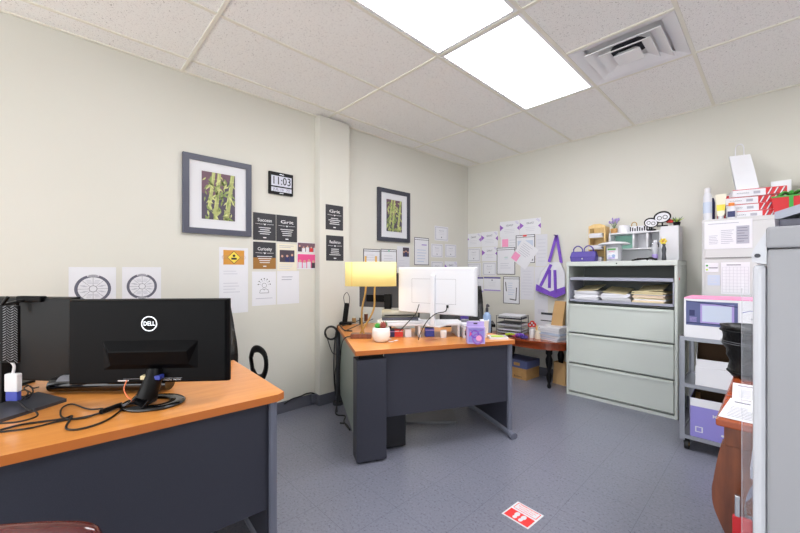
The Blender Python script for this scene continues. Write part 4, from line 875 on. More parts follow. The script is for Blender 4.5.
bow((-2.02,3.83,RTZ),'purple','large purple ribbon bow on the cherry table',.045); bow((-1.95,3.79,RTZ),'purple_dark','dark violet ribbon bow at the front edge of cherry table',.035); bow((-2.085,3.83,RTZ),'hot_pink','small hot pink ribbon bow on the cherry table',.03)
# under table boxes
e = empty('cardboard_box', (-2.13,4.05,0), R(-4), 'closed cardboard file box with slate blue lid under the cherry table', 'box')
m = MB(); m.box((-.16,-.14,0),(.16,.14,.17),'cardboard'); m.M = Matrix.Translation((0,-.1402,0)) @ Matrix.Rotation(PI/2,4,'X'); m.ring(-.1,.05,.012,.016,'ink',1,16); m.text('Bankers',.05,.03,.03,'ink',1,0,.1); m.build('carton', e, .002)
m = MB(); m.box((-.166,-.146,.13),(.166,.146,.215),'box_blue'); m.M = Matrix.Translation((0,-.1463,0)) @ Matrix.Rotation(PI/2,4,'X'); m.rect(-.0,.155,.08,.19,'cardboard',1); m.build('lid', e, .003)
paper_bag('paper_bag',(-1.66,4.10,0),R(-10),.15,.13,.24,'kraft','brown paper bag standing on the floor under the cherry table',0,top=.3)

# ================================================================== LATERAL FILE CABINET
cx0, cx1, cy0, cz = -1.49, -.577, 3.79, 1.35
e = empty('filing_cabinet', (cx0,cy0,0), 0, 'pale grey-green lateral filing cabinet with its top compartment open', 'filing cabinet')
W_, D_ = cx1-cx0, YW-.02-cy0
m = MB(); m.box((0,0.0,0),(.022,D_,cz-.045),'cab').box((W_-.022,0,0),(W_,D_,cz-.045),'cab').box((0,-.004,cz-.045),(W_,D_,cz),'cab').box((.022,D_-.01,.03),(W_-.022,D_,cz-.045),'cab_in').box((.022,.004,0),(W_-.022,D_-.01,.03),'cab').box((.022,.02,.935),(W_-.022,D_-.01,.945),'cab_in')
m.build('body', e, .002)
for k,(z0,z1) in enumerate(((.042,.322),(.334,.628),(.640,.925))):
    d = MB().box((.026,-.004,z0),(W_-.026,.03,z1),'cab').build('drawer', e, .003)
    MB().prism([(0,0),(W_-.052,0),(W_-.052,.012),(0,.012)],0,.001,'cab_line')
    h_ = MB(); h_.box((.030,-.012,z1-.024),(W_-.030,-.004,z1-.010),'cab'); h_.box((.028,-.0045,z0+.004),(W_-.028,-.0035,z0+.008),'cab_line'); h_.build('pull_lip', d, .002)
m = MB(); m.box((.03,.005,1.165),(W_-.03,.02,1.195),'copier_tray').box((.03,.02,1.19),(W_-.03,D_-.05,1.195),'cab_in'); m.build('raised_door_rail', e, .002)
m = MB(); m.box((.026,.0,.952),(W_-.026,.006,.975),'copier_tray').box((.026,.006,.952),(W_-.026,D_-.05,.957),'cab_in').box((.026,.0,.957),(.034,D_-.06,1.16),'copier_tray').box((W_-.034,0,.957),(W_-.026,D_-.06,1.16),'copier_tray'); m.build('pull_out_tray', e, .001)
MB().box((W_,.06,cz-.17),(W_+.003,.075,cz-.15),'red2').build('sticker', e)
MB().cyl((W_*.5,-.006,cz-.022),(W_*.5,-.004,cz-.022),.006,'black',10).build('lock', e)
for k,(fx,n,mm,lab) in enumerate(((.17,9,['paper','paper2','paper'],'left'),(.42,8,['paper','paper3','paper2'],'middle'),(.70,11,['manila2','manila2','manila','paper'],'right'))):
    z = stack(n,(cx0+fx,cy0+.20,.958),(.24 if k else .22,.30,.011),random.uniform(-.05,.05),mm,'file_folder','folder in the %s pile inside the open cabinet compartment'%lab,'folder','folders in the %s cabinet pile'%lab,.01,.05)
    tag(MB().cbox((cx0+fx,cy0+.20,z+.028),(.20,.29,.004),'manila',ry=(-.10 if k!=1 else .08),rx=.16).build('file_folder'),'manila folder lying slanted on top of the %s cabinet pile'%lab,'folder')
# on top of cabinet
CT = cz+.0005
def ct(u, y): # point on the cabinet top, seen column u, depth y
    d = ray(u,270); s_ = y/d.y; return Vector((d.x*s_, y, CT))
# purple handbag
p = ct(584,3.90); e = empty('handbag', p, R(3), 'small purple handbag with two arched handles on the filing cabinet', 'handbag')
vs=[(-.115,-.05,0),(.115,-.05,0),(.115,.05,0),(-.115,.05,0),(-.12,-.055,.05),(.12,-.055,.05),(.12,.055,.05),(-.12,.055,.05),(-.115,-.02,.105),(.115,-.02,.105),(.115,.02,.105),(-.115,.02,.105)]
MB().add(vs,[(3,2,1,0)]+[(a,(a+1)%4,4+(a+1)%4,4+a) for a in range(4)]+[(4+a,4+(a+1)%4,8+(a+1)%4,8+a) for a in range(4)]+[(8,9,10,11)],'purple_bag').build('bag_body', e, .008)
MB().box((-.118,-.058,.04),(.118,-.054,.05),'purple_dark').cyl((0,-.06,.03),(0,-.055,.03),.008,'silver',10).build('zip_pocket', e)
for x in (-.05,.05): MB().tube([(x-.042,-.022,.095),(x-.038,-.024,.135),(x,-.025,.16),(x+.038,-.024,.135),(x+.042,-.022,.095)],.006,'purple_dark',8).build('handle', e)
# wooden letter holder
p = ct(599,4.08); e = empty('letter_holder', p, 0, 'tall light wood chair-shaped letter holder filled with envelopes', 'letter holder')
MB().box((-.08,-.07,0),(-.065,.07,.36),'wood_light').build('side_post', e, .003)
MB().box((.065,-.07,0),(.08,.07,.36),'wood_light').build('side_post', e, .003)
MB().box((-.065,.055,.02),(.065,.07,.36),'wood_light').build('back_board', e, .002)
m = MB(); m.M = Matrix.Translation((0,-.055,.345)) @ Matrix.Rotation(PI/2,4,'X'); m.prism([(-.08,0),(.08,0),(.078,.022),(.03,.042),(-.03,.042),(-.078,.022)],0,.014,'wood_light'); m.build('top_arch', e, .002)
for z in (.12,.24): MB().box((-.065,-.07,z),(.065,.055,z+.006),'wood_light').build('shelf', e)
for k in range(12):
    zz = [.007,.018,.029,.040,.127,.138,.149,.160,.247,.258,.269,.280][k]
    tag(MB().box((-.06,-.115,0),(.06,.03,.009),['paper','paper2'][k%2]).build('envelope', loc=(p.x,p.y,CT+zz), rz=random.uniform(-.07,.07)),'white envelope slotted in the wooden letter holder','envelope','envelopes in the wooden letter holder')
# white hutch shelf
hx0, hx1 = ct(610,4.08).x, ct(680,4.08).x; hw = hx1-hx0; hy = 4.04; hd_ = .16
e = empty('desktop_shelf', (hx0,hy,CT), 0, 'white wooden desktop shelf with cubbies standing on the filing cabinet', 'shelf')
hh = .285
m = MB(); m.box((0,0,0),(.015,hd_,hh),'white').box((hw*.74,0,0),(hw*.74+.02,hd_,hh),'white').box((.015,0,hh-.015),(hw*.74,hd_,hh),'white').box((.015,hd_-.008,0),(hw*.74,hd_,hh-.015),'white').build('frame', e, .002)
m = MB(); m.box((.015,.01,.115),(hw*.74,hd_-.008,.127),'white').build('middle_shelf', e, .001)
for t in (.36,.56): MB().box((hw*t,.01,.127),(hw*t+.014,hd_-.008,hh-.015),'white').build('divider', e, .001)
MB().box((.02,hd_-.012,.13),(hw*.36,hd_-.009,hh-.02),'teal').build('teal_panel', e)
MB().box((hw*.765,-.02,0),(hw*1.0,hd_,hh+.03),'white').build('side_cupboard', e, .003)
hp = Vector((hx0,hy,CT))
small_box((hx0+hw*.665,hy+.07,CT+.1275),(.05,.06,.05),0,'dark_grey','tape_dispenser','dark tape dispenser in the right cubby of the white shelf','tape dispenser','silver')
# objects on hutch
tag(MB().lathe([(.05,0),(.052,.07),(.048,.075)],'paper',24).build('white_canister', loc=(hx0+.115,hy+.08,CT+hh+.0005)),'white round canister on the left end of the white shelf','canister')
e = empty('patterned_basket', (hx0+.265,hy+.07,CT+hh+.0005), 0, 'black and white patterned basket on top of the white shelf', 'basket')
m = MB(); m.box((-.09,-.05,0),(.09,.05,.055),'paper')
m.M = Matrix.Translation((0,-.0503,0)) @ Matrix.Rotation(PI/2,4,'X')
for k in range(9): m.rect(-.086+k*.0195,.006,-.086+k*.0195+.011,.05-(k%3)*.008,'ink',1)
m.M = Matrix.Identity(4); m.build('basket_body', e)
for x in (-.06,.05): MB().tube([(x-.02,0,.05),(x-.02,0,.085),(x+.0,0,.1),(x+.02,0,.085),(x+.02,0,.05)],.004,'brass',8).build('metal_loop', e)
def facecut(x, z0, r, label, tilt):
    e = empty('paper_mask', (hx0+x,hy-.01,CT+z0), 0, label, 'paper decoration')
    m = MB(); m.M = Matrix.Translation((0,0,r*1.25)) @ Matrix.Rotation(tilt,4,'Y') @ Matrix.Rotation(PI/2,4,'X')
    N=28; m.prism([(r*math.cos(2*PI*i/N),r*.8*math.sin(2*PI*i/N)) for i in range(N)],-.004,0,'black'); m.prism([(r*.82*math.cos(2*PI*i/N),r*.62*math.sin(2*PI*i/N)-r*.05) for i in range(N)],0,.002,'paper')
    for s_ in (-1,1): m.M = m.M; m.ring(s_*r*.32,-r*.08,r*.2,r*.28,'ink',7,20)
    m.build('face_board', e); MB().box((-r*.6,.002,0),(r*.6,.03,.012),'black').cyl((0,.004,.0),(0,.004,r*.5),.006,'black',8).build('stand', e)
facecut(.36,hh+.0005,.058,'white oval face decoration with black outline and glasses, smaller left one',.2); facecut(.445,hh+.0315,.068,'white oval face decoration with black outline and glasses, larger raised one',-.15)
e = empty('potted_succulent', (hx0+hw*.955,hy+.05,CT+hh+.0305), 0, 'small pot with red flower and yellow green spiky leaves on the shelf end', 'plant')
MB().lathe([(.022,0),(.03,.035),(.026,.035)],'black',16).build('pot', e)
m = MB()
for k in range(16): a=k*2.4; r_=.03+.02*(k%3)/2; m.tube([(0,0,.03),(r_*.6*math.cos(a),r_*.6*math.sin(a),.055),(r_*1.1*math.cos(a),r_*1.1*math.sin(a),.07+.01*(k%2))],lambda t:.006*(1-t*.8),['lime','leaf'][k%2],5,k=3)
m.build('leaves', e)
m = MB()
for k in range(8): a=k*PI/4; m.ball((-.05+.016*math.cos(a),.0+.016*math.sin(a),.045),.013,'red2',8)
m.ball((-.05,0,.055),.014,'red2',8); m.tube([(0,0,.02),(-.03,0,.03),(-.05,0,.045)],.003,'leaf',5); m.build('red_flower', e)
# clear storage tub
p = ct(614,3.90); e = empty('storage_tub', p, 0, 'clear plastic tub with a wide white lid and cleaning wipes label', 'tub')
MB().lathe([(.062,0),(.064,.01),(.07,.155)],'clear_plastic',4*7).build('tub', e)
MB().lathe([(.072,.155),(.132,.158),(.136,.168),(.10,.180),(.02,.192)],'white',30).build('lid', e)
m = MB(); 
vs=[];fs=[];n=10
for i in range(n+1):
    a = -PI/2+(-.75+1.5*i/n); vs += [(.0668*math.cos(a),.0668*math.sin(a),.02),(.071*math.cos(a),.071*math.sin(a),.13)]
m.add(vs,[(2*i,2*i+2,2*i+3,2*i+1) for i in range(n)],'paper')
m.M = Matrix.Translation((0,-.0725,0)) @ Matrix.Rotation(PI/2,4,'X'); m.rect(-.035,.105,.035,.12,'green2',1); m.text('WIPES',0,.09,.018,'hot_pink',1,0,.05); m.disc(-.02,.05,.012,'blueish',1,12); m.disc(.015,.05,.016,'bluegel',1,12); m.rect(-.03,.025,.03,.035,'lavender',1); m.build('label', e)
# lavender
p = ct(605,4.19); p = Vector((hx0-.03, 4.09, CT))
e = empty('lavender_pot', (hx0+.028,hy+.07,CT+hh+.0005-.2), 0, 'potted artificial lavender on the left end of the white shelf', 'plant')
MB().lathe([(.026,.2),(.033,.25),(.028,.25)],'cardboard',16).build('pot', e)
m = MB(); rnd = random.Random(4)
for k in range(12):
    a=k*2.4; r_=.05*rnd.uniform(.3,1); top=(r_*math.cos(a),r_*.6*math.sin(a),.33+rnd.uniform(-.02,.02)); m.tube([(0,0,.24),(top[0]*.5,top[1]*.5,.29),top],.0018,'leaf',5,k=3); m.ball(top,.008,'lavender',8,2.0)
m.build('flowers', e)
p = ct(664,3.90); e = empty('flower_vase', p, 0, 'slim dark vase holding one yellow daffodil on the cabinet', 'vase')
MB().lathe([(.014,0),(.018,.01),(.014,.06),(.018,.10),(.01,.13),(.014,.145)],'dark_grey',14).build('vase', e)
m = MB(); m.tube([(0,0,.1),(.0,0,.15),(-.004,0,.165)],.002,'leaf',5)
for k in range(6): a=k*PI/3; m.ball((-.004+.018*math.cos(a),-.006,.17+.018*math.sin(a)),.011,'yellow',8)
m.ball((-.004,-.014,.17),.009,'gold',8); m.build('daffodil', e)
p = ct(646,3.88); m = MB()
for k in range(3): m.tube([p+Vector((-.11+.02*k,.0,.006+.006*k)),p+Vector((-.05,.03*(k-1),.012+.004*k)),p+Vector((.02,-.02*(k-1),.02)),p+Vector((.08,.01,.008+.004*k))],.006,'black',8)
m.tube([p+Vector((.0,.02,.006)),p+Vector((.03,.03,.03)),p+Vector((.07,.02,.006))],.007,'black_gloss',8); tag(m.build('headset'),'black coiled headset lying on the cabinet in front of shelf','headset')
p = ct(655,3.96); e = empty('water_bottle', p, 0, 'slim clear bottle with lavender label in front of white shelf', 'bottle')
MB().lathe([(.022,0),(.024,.01),(.024,.14),(.012,.165),(.012,.17)],'clear_plastic',16).build('bottle', e); MB().cyl((0,0,.17),(0,0,.19),.013,'white',12).build('cap', e); MB().cyl((0,0,.02),(0,0,.06),.0245,'lavender',16).build('label', e)

# ================================================================== TALL CABINET 2
tx0, tx1, ty0, tz = -.42, .495, 3.80, 1.67
e = empty('filing_cabinet', (tx0,ty0,0), 0, 'tall light grey lateral filing cabinet at right with papers taped on its front', 'filing cabinet')
W2 = tx1-tx0; D2 = YW-.02-ty0
m = MB(); m.box((0,0,0),(W2,D2,tz-.03),'cab2'); m.box((0,-.004,tz-.03),(W2,D2,tz),'cab2'); m.build('body', e, .002)
for z0,z1 in ((.04,.345),(.355,.67),(.68,.995),(1.005,1.345),(1.36,1.63)):
    d = MB().box((.022,-.010,z0),(W2-.022,-.0005,z1),'cab2').build('drawer', e, .002)
    MB().box((.022,-.0115,z0),(W2-.022,-.0105,z0+.004),'cab_line').build('drawer_seam', d)
P_ = ty0-.0115
sheet('B',(704.5,222,752.5,247.8),lambda b,w,h:(b.rect(w*.18,-h*.34,w*.44,h*.28,'print',1),b.lines(w*.2,-h*.3,w*.42,h*.25,6,'print_dark',2,.18),b.lines(-w*.4,-h*.34,-w*.18,h*.0,6,'print'),b.lines(-w*.14,-h*.34,w*.14,h*.18,8,'print'),b.lines(-w*.42,h*.36,w*.3,h*.44,1,'print')),'printed_sheet','landscape printed sheet with a grey text block on the top drawer','printed sheet',plane=P_)
def d_grid(b,w,h):
    for k in range(9): b.rect(-w*.45,-h*.45+k*h*.1,w*.45,-h*.45+k*h*.1+.0012,'print',1)
    for k in range(8): b.rect(-w*.45+k*w*.128,-h*.45,-w*.45+k*w*.128+.0012,h*.36,'print',1)
    b.lines(-w*.3,h*.38,w*.3,h*.46,1,'print_dark')
sheet('B',(721,262.5,750,295),d_grid,'calendar_sheet','white calendar grid sheet taped on the second drawer','calendar',plane=P_)
sheet('B',(705,263,718.5,272),lambda b,w,h:(b.disc(-w*.35,h*.2,w*.09,'green',1,14),b.disc(-w*.35,-h*.25,w*.09,'lime',1,14),b.rect(-w*.2,-h*.1,w*.45,0,'print_dark',1)),'label_note','small note with two green dots left of the calendar','note',plane=P_)
sheet('B',(707.5,275,720,285.5),lambda b,w,h:b.lines(-w*.3,-h*.3,w*.3,h*.3,3,'print_light'),'label_note','pale blue sticky note below the green dotted note','note',plane=P_,m='blueish')
# on tall cabinet
TT = tz+.0005
def tt(u, y): d = ray(u,270); s_ = y/d.y; return Vector((d.x*s_, y, TT))
p = tt(707.5,3.88); e = empty('spray_can', p, 0, 'white spray can with lavender label at left end of the tall cabinet', 'spray can')
MB().lathe([(.028,0),(.029,.01),(.029,.20),(.02,.225)],'paper2',20).build('can', e); MB().cyl((0,0,.06),(0,0,.15),.0295,'blueish',20).build('label', e); MB().lathe([(.019,.225),(.021,.23),(.019,.265),(.01,.27)],'white',16).build('cap', e)
p = tt(712.5,3.94); tag(MB().lathe([(.014,0),(.016,.01),(.016,.15),(.008,.19)],'navy',14).build('marker_bottle', loc=p),'narrow navy blue bottle just behind the spray can','bottle')
p = tt(721,3.88); e = empty('lotion_tube', p, 0, 'cream and yellow lotion tube standing on its cap', 'tube')
MB().lathe([(.016,0),(.018,.004),(.018,.03)],'white',16).build('cap', e)
MB().add([(-.02,-.018,.03),(.02,-.018,.03),(.02,.018,.03),(-.02,.018,.03),(-.034,-.003,.205),(.034,-.003,.205),(.034,.003,.205),(-.034,.003,.205)],[(3,2,1,0),(4,5,6,7),(0,1,5,4),(1,2,6,5),(2,3,7,6),(3,0,4,7)],'cream_paper').add([(-.0235,-.0165,.07),(.0235,-.0165,.07),(.027,-.0115,.12),(-.027,-.0115,.12)],[(0,1,2,3)],'yellow').build('tube_body', e)
p = tt(731.5,3.87); e = empty('glue_bottle', p, 0, 'small squat bottle with orange cap and blue label', 'bottle')
MB().lathe([(.028,0),(.03,.005),(.03,.085),(.02,.10)],'paper2',18,sy=.7).build('bottle', e); MB().cyl((0,0,.10),(0,0,.125),.018,'orange',14).build('cap', e); MB().cbox((0,-.0215,.035),(.045,.002,.045),'navy').build('label', e)
bx0 = tt(733,3.98).x; bx1 = tt(775,3.92).x; bw = bx1-bx0-.05
for k in range(4):
    dx = [.015,.0,-.01,.035][k]
    e = empty('file_box', (bx0+bw/2+dx-.0,4.02,TT+k*.0562), R([12,10,13,11][k]), ['red and white folder box at the bottom of the stack on tall cabinet','red and white folder box second from the bottom of its stack','red and white folder box third from the bottom of its stack','red and white folder box on top of the stack under the white bag'][k], 'box', 'red and white folder boxes')
    L_ = .15; m = MB(); m.box((-L_,-.12,0),(L_,.12,.055),'paper')
    m.box((L_*.25,-.1205,.0003),(L_+.0005,.1205,.0547),'red')
    m.M = Matrix.Translation((0,-.1208,0)) @ Matrix.Rotation(PI/2,4,'X')
    for j in range(3): m.poly([(L_*.30+j*.034,.004),(L_*.30+j*.034+.008,.004),(L_*.30+j*.034+.028,.05),(L_*.30+j*.034+.02,.05)],'white',1); m.poly([(L_*.30+j*.034+.009,.004),(L_*.30+j*.034+.012,.004),(L_*.30+j*.034+.032,.05),(L_*.30+j*.034+.029,.05)],'navy',1)
    m.rect(-L_*.2,.015,L_*.05,.035,'print',1); m.rect(-L_,.05,L_*.25,.0545,'red',1); m.text('FOLDERS',-L_*.6,.025,.012,'print_dark',1,0,.07); m.build('carton', e)
# red white rolled paper left behind
p = tt(722,4.08); small_box((p.x+.02,4.08,TT),(.10,.08,.21),.1,'red','gift_carton','red wrapped carton behind the lotion tube','carton','white')
e = paper_bag('paper_bag',(tt(747,4.0).x,4.03,TT+.226),R(8),.13,.10,.30,'paper','white paper carrier bag with string handles on top of the folder boxes',-.045,True)
p = tt(788,3.90); e = empty('gift_box', (p.x+.02,3.95,TT), R(-4), 'red present box with green ribbon on the tall cabinet', 'gift box')
MB().add([(-.085,-.06,0),(.085,-.06,0),(.085,.06,0),(-.085,.06,0),(-.1,-.075,.14),(.1,-.075,.14),(.1,.075,.14),(-.1,.075,.14)],[(3,2,1,0),(4,5,6,7),(0,1,5,4),(1,2,6,5),(2,3,7,6),(3,0,4,7)],'red').build('box_body', e)
MB().add([(-.010,-.062,0),(.012,-.062,0),(.012,-.077,.14),(-.010,-.077,.14)],[(0,1,2,3)],'green').box((-.1,-.078,.132),(.1,-.076,.142),'green').build('ribbon', e)
m = MB()
for k in range(8): a=2*PI*k/8; m.tube([(0,0,.142),(.05*math.cos(a),.04*math.sin(a),.175),(.09*math.cos(a),.06*math.sin(a),.15)],.007,'green',6,flat=1.8,k=4)
m.build('bow', e)
small_box((tt(781,4.13).x,4.13,TT),(.11,.1,.29),0,'paper','white_carton','plain white carton standing behind the present box','carton')
p = tt(803,4.05); e = empty('holiday_ornament', (p.x+.10,4.08,TT), 0, 'green and red holiday ornament at the far right of the tall cabinet', 'ornament')
m = MB(); m.ball((-.05,0,.28),.055,'green2',16); m.cyl((-.05,0,0),(-.05,0,.25),.03,'green',12); m.build('green_ball', e); MB().ball((.03,-.02,.32),.05,'red',14).cyl((.03,-.02,0),(.03,-.02,.29),.02,'red',10).build('red_ball', e); MB().tube([(-.04,-.05,.33),(0,-.04,.36),(.05,-.03,.34)],.012,'red2',8).build('red_bow', e)

# ================================================================== CART
e = empty('utility_cart', (-.475,3.20,0), 0, 'grey steel three shelf rolling cart in front of tall cabinet', 'cart')
CW, CD = .72, .42
for k,z in enumerate((.785,.46,.10)):
    m = MB(); m.box((0,0,z-.006),(CW,CD,z),'steel').box((0,-.003,z-.014),(CW,.003,z+.012),'steel').box((0,CD-.003,z-.014),(CW,CD+.003,z+.012),'steel').box((-.003,0,z-.014),(.003,CD,z+.012),'steel').box((CW-.003,0,z-.014),(CW+.003,CD,z+.012),'steel'); m.build('shelf', e)
for x in (0,CW):
    for y in (0,CD):
        sx = .028 if x == 0 else -.028; sy = .028 if y == 0 else -.028
        MB().box((x-.004 if x==0 else x+.004,y,.07),(x+sx,y+sy*.12,.80),'steel').box((x,y,.07),(x+sx*.12,y+sy,.80),'steel').build('corner_post', e, .001)
        c = (x+(.035 if x==0 else -.035), y+(.04 if y==0 else -.04))
        w_ = MB().cyl((c[0]-.012,c[1],.036),(c[0]+.012,c[1],.036),.036,'rubber',18).cyl((c[0]-.014,c[1],.036),(c[0]+.014,c[1],.036),.015,'brass',12).build('caster_wheel', e); MB().box((c[0]-.018,c[1]-.012,.04),(c[0]-.014,c[1]+.012,.09),'dark_grey').box((c[0]+.014,c[1]-.012,.04),(c[0]+.018,c[1]+.012,.09),'dark_grey').build('caster_fork', e)
cxo, cyo = -.475, 3.20
# microwave box
e = empty('appliance_box', (cxo+.02,cyo+.02,.786), 0, 'large white and violet microwave oven carton on the cart top', 'box')
m = MB(); m.box((0,0,0),(.50,.36,.285),'paper'); m.box((0,.0,.2851),(.5,.36,.2853),'pink')
m.M = Matrix.Translation((0,-.0003,0)) @ Matrix.Rotation(PI/2,4,'X')
m.rect(.012,.095,.28,.262,'box_blue',1); m.rect(.09,.115,.262,.245,'lavender',2); m.poly([(.1,.125),(.25,.125),(.25,.235),(.1,.235)],'blueish',3); m.rect(.03,.16,.06,.20,'navy',2)
for k in range(4): m.rect(.032,.12+k*.009,.07,.124+k*.009,'lavender',3)
m.stroke([(.012,.262),(.15,.25),(.28,.235)],.006,'navy',4); m.stroke([(.012,.11),(.15,.112),(.28,.105)],.006,'navy',4); m.rect(0,.278,.5,.285,'pink',1); m.stroke([(.3,.2),(.34,.215),(.38,.205)],.004,'blue',1); m.text('MICROWAVE',.4,.16,.02,'navy',1,0,.12); m.build('carton', e)
def open_box(name, loc, rz, w, d, h, mo, mi, label, printed=None, band=None, hf=None):
    e = empty(name, loc, rz, label, 'box'); t = .004; m = MB(); hf = hf or h
    m.box((-w/2,-d/2,0),(w/2,d/2,t),mo)
    def sides(m, i, o, mm, hb, hfr, z0):   # front and back walls, then side walls with a sloping upper edge
        m.box((-o[0],-o[1],z0),(o[0],-i[1],hfr),mm).box((-o[0],i[1],z0),(o[0],o[1],hb),mm)
        for s_ in (-1,1):
            a, b = sorted((s_*i[0], s_*o[0])); vs = [(x,y,z) for x in (a,b) for y,z in ((-i[1],z0),(i[1],z0),(i[1],hb),(-i[1],hfr))]
            m.add(vs,[(0,3,2,1),(4,5,6,7),(0,1,5,4),(1,2,6,5),(2,3,7,6),(3,0,4,7)],mm)
    sides(m,(w/2-t,d/2-t),(w/2,d/2),mo,h,hf,t); m.build('carton', e)
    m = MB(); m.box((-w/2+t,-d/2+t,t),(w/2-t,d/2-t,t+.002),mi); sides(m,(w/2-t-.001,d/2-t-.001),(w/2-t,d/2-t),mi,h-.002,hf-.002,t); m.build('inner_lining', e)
    if printed or band:
        m = MB(); m.M = Matrix.Translation((0,-d/2-.0003,0)) @ Matrix.Rotation(PI/2,4,'X')
        if band: m.rect(-w/2,h*.8,w/2,h,band,1)
        if printed: m.text(printed,w*.1,h*.62,h*.11,'paper',2,.005,w*.5); m.rect(-w*.1,h*.5,w*.35,h*.52,'paper2',2); m.rect(-w*.42,h*.16,-w*.3,h*.3,'paper2',2); m.rect(-w*.4,h*.18,-w*.32,h*.28,'box_purple',3); m.disc(0,h*.2,.008,'paper2',2,10); m.disc(w*.12,h*.2,.008,'paper2',2,10); m.disc(w*.24,h*.2,.008,'paper2',2,10)
        m.build('print', e)
    return e
open_box('open_carton',(cxo+.21,cyo+.16,.4605),R(3),.27,.24,.13,'paper','box_inside','white open carton at the bottom on the middle cart shelf')
open_box('open_carton',(cxo+.205,cyo+.16,.591),R(5),.26,.23,.14,'paper','box_inside','white open carton stacked uppermost on the middle cart shelf',hf=.055)
open_box('open_carton',(cxo+.22,cyo+.18,.1005),R(2),.34,.32,.275,'box_purple','box_inside','violet open copy paper carton on the bottom cart shelf','Multipurpose','paper')
small_box((cxo+.055,cyo+.33,.1005),(.04,.1,.24),0,'cardboard','small_carton','thin tan carton at the back of the bottom cart shelf','carton')

# ================================================================== RIGHT WOOD TABLE
e = empty('console_table', (-.15,1.69,0), 0, 'brown wooden table with a curved sculpted leg beside the copier', 'table')
TW, TLn = .62, .98
MB().box((0,0,DT-.028),(TW,TLn,DT),'cherry_top').build('tabletop', e, .006)
MB().box((.02,.03,DT-.10),(TW-.02,TLn-.03,DT-.028),'brown_wood').build('apron', e, .003)
lp = [(.012,.64),(.0,.573),(-.010,.50),(-.014,.464),(-.008,.40),(.028,.308),(.07,.22),(.08,.12),(.03,.03),(.01,0)]
rp_ = [(.10,0),(.13,.04),(.16,.12),(.15,.22),(.10,.308),(.075,.40),(.075,.464),(.10,.54),(.16,.60),(.2,.64)]
def smooth2(P): return [(q.x,q.y) for q in catmull([(a,b_,0) for a,b_ in P],5)]
for y in (.04,TLn-.09):
    m = MB(); m.M = Matrix.Translation((0,y+.05,0)) @ Matrix.Rotation(PI/2,4,'X')
    m.prism((smooth2(lp)+smooth2(rp_))[::-1][::-1] if False else list(reversed(smooth2(lp)+smooth2(rp_))), 0, .05, 'brown_wood')
    m.build('curved_leg', e, .004)
for y in (.04,TLn-.09): MB().box((TW-.08,y,0),(TW-.03,y+.05,.64),'brown_wood').build('straight_leg', e, .003)
# papers on it
def flat_sheet(x, y, z, rz, label, w=.216, d=.279, form=True, g=None):
    m = MB(); m.box((-w/2,-d/2,-.0006),(w/2,d/2,0),'paper')
    m.lines(-w*.42,-d*.42,w*.42,d*.1,8,'print_dark',1,.22); m.rect(-w*.42,d*.3,w*.1,d*.36,'print_dark',1); m.rect(w*.2,d*.25,w*.42,d*.4,'blueish',1)
    o = m.build('printed_form', loc=(x,y,z), rz=rz); tag(o,label,'form',g)
flat_sheet(-.03,1.845,DT+.002,R(-3),'printed white form at the near left corner of the brown table')
flat_sheet(.13,1.84,DT+.002,R(-4),'printed white form beside the copier on the brown table')
flat_sheet(-.025,2.13,DT+.004,R(3),'printed white form farther back under the black bag on the table')
flat_sheet(.16,2.12,DT+.004,R(4),'printed white form at the back right of the brown table')
flat_sheet(.04,1.96,DT+.006,R(-2),'printed white form lying across the others on the brown table')
# black leather bag
e = empty('leather_bag', (-.045,2.45,DT), R(-10), 'slouching open black leather bag with stitched bands on the brown table', 'bag')
m = MB(); prof = [(.128,0,.008),(.138,.015,.008),(.136,.04,.006),(.124,.07,.004),(.134,.10,.0),(.126,.125,-.004),(.136,.15,-.008),(.134,.19,-.014),(.138,.23,-.018),(.142,.25,-.02),(.134,.25,-.02),(.126,.22,-.018),(.11,.08,0)]
vs=[];fs=[];N=32
for i,(r_,z,ox) in enumerate(prof):
    for k in range(N):
        a=2*PI*k/N; wv = 1+.035*math.sin(3*a+z*30)+.02*math.sin(7*a-z*60); vs.append((ox+r_*wv*math.cos(a),r_*.75*wv*math.sin(a),z+(.006*math.sin(4*a) if .04<z<.22 else 0)))
for i in range(len(prof)-1):
    for k in range(N): fs.append((i*N+k,i*N+(k+1)%N,(i+1)*N+(k+1)%N,(i+1)*N+k))
fs.append(tuple(range(N-1,-1,-1))); fs.append(tuple(range((len(prof)-1)*N,len(prof)*N)))
m.add(vs,fs,'leather',True); m.build('bag_body', e)
def loopz(z, r_, ox, mm, rad, nm):
    MB().tube([(ox+r_*(1+.035*math.sin(3*a+z*30)+.02*math.sin(7*a-z*60))*math.cos(a),r_*.75*(1+.035*math.sin(3*a+z*30)+.02*math.sin(7*a-z*60))*math.sin(a),z) for a in [2*PI*i/24 for i in range(24)]],rad,mm,6,closed=True,k=2).build(nm, e)
loopz(.222,.139,-.02,'black',.005,'rim_band'); loopz(.17,.1345,-.016,'mid_grey',.0012,'stitching'); loopz(.16,.1345,-.016,'mid_grey',.0012,'stitching'); loopz(.02,.139,.008,'black',.006,'base_band')
# red folder hanging between table and copier
m = MB(); m.box((-.012,0,0),(.006,.22,.26),'red'); m.box((-.014,.02,.26),(.008,.05,.32),'silver'); 
e = empty('shopping_bag', (-.105,1.685,.20), 0, 'red bag with a silver clip wedged between table leg and copier', 'bag')
MB().box((-.0,-.02,-.2),(.05,-.004,.23),'red').build('bag_body', e, .004); MB().box((.006,-.022,.23),(.02,-.006,.30),'silver').build('clip', e, .002)

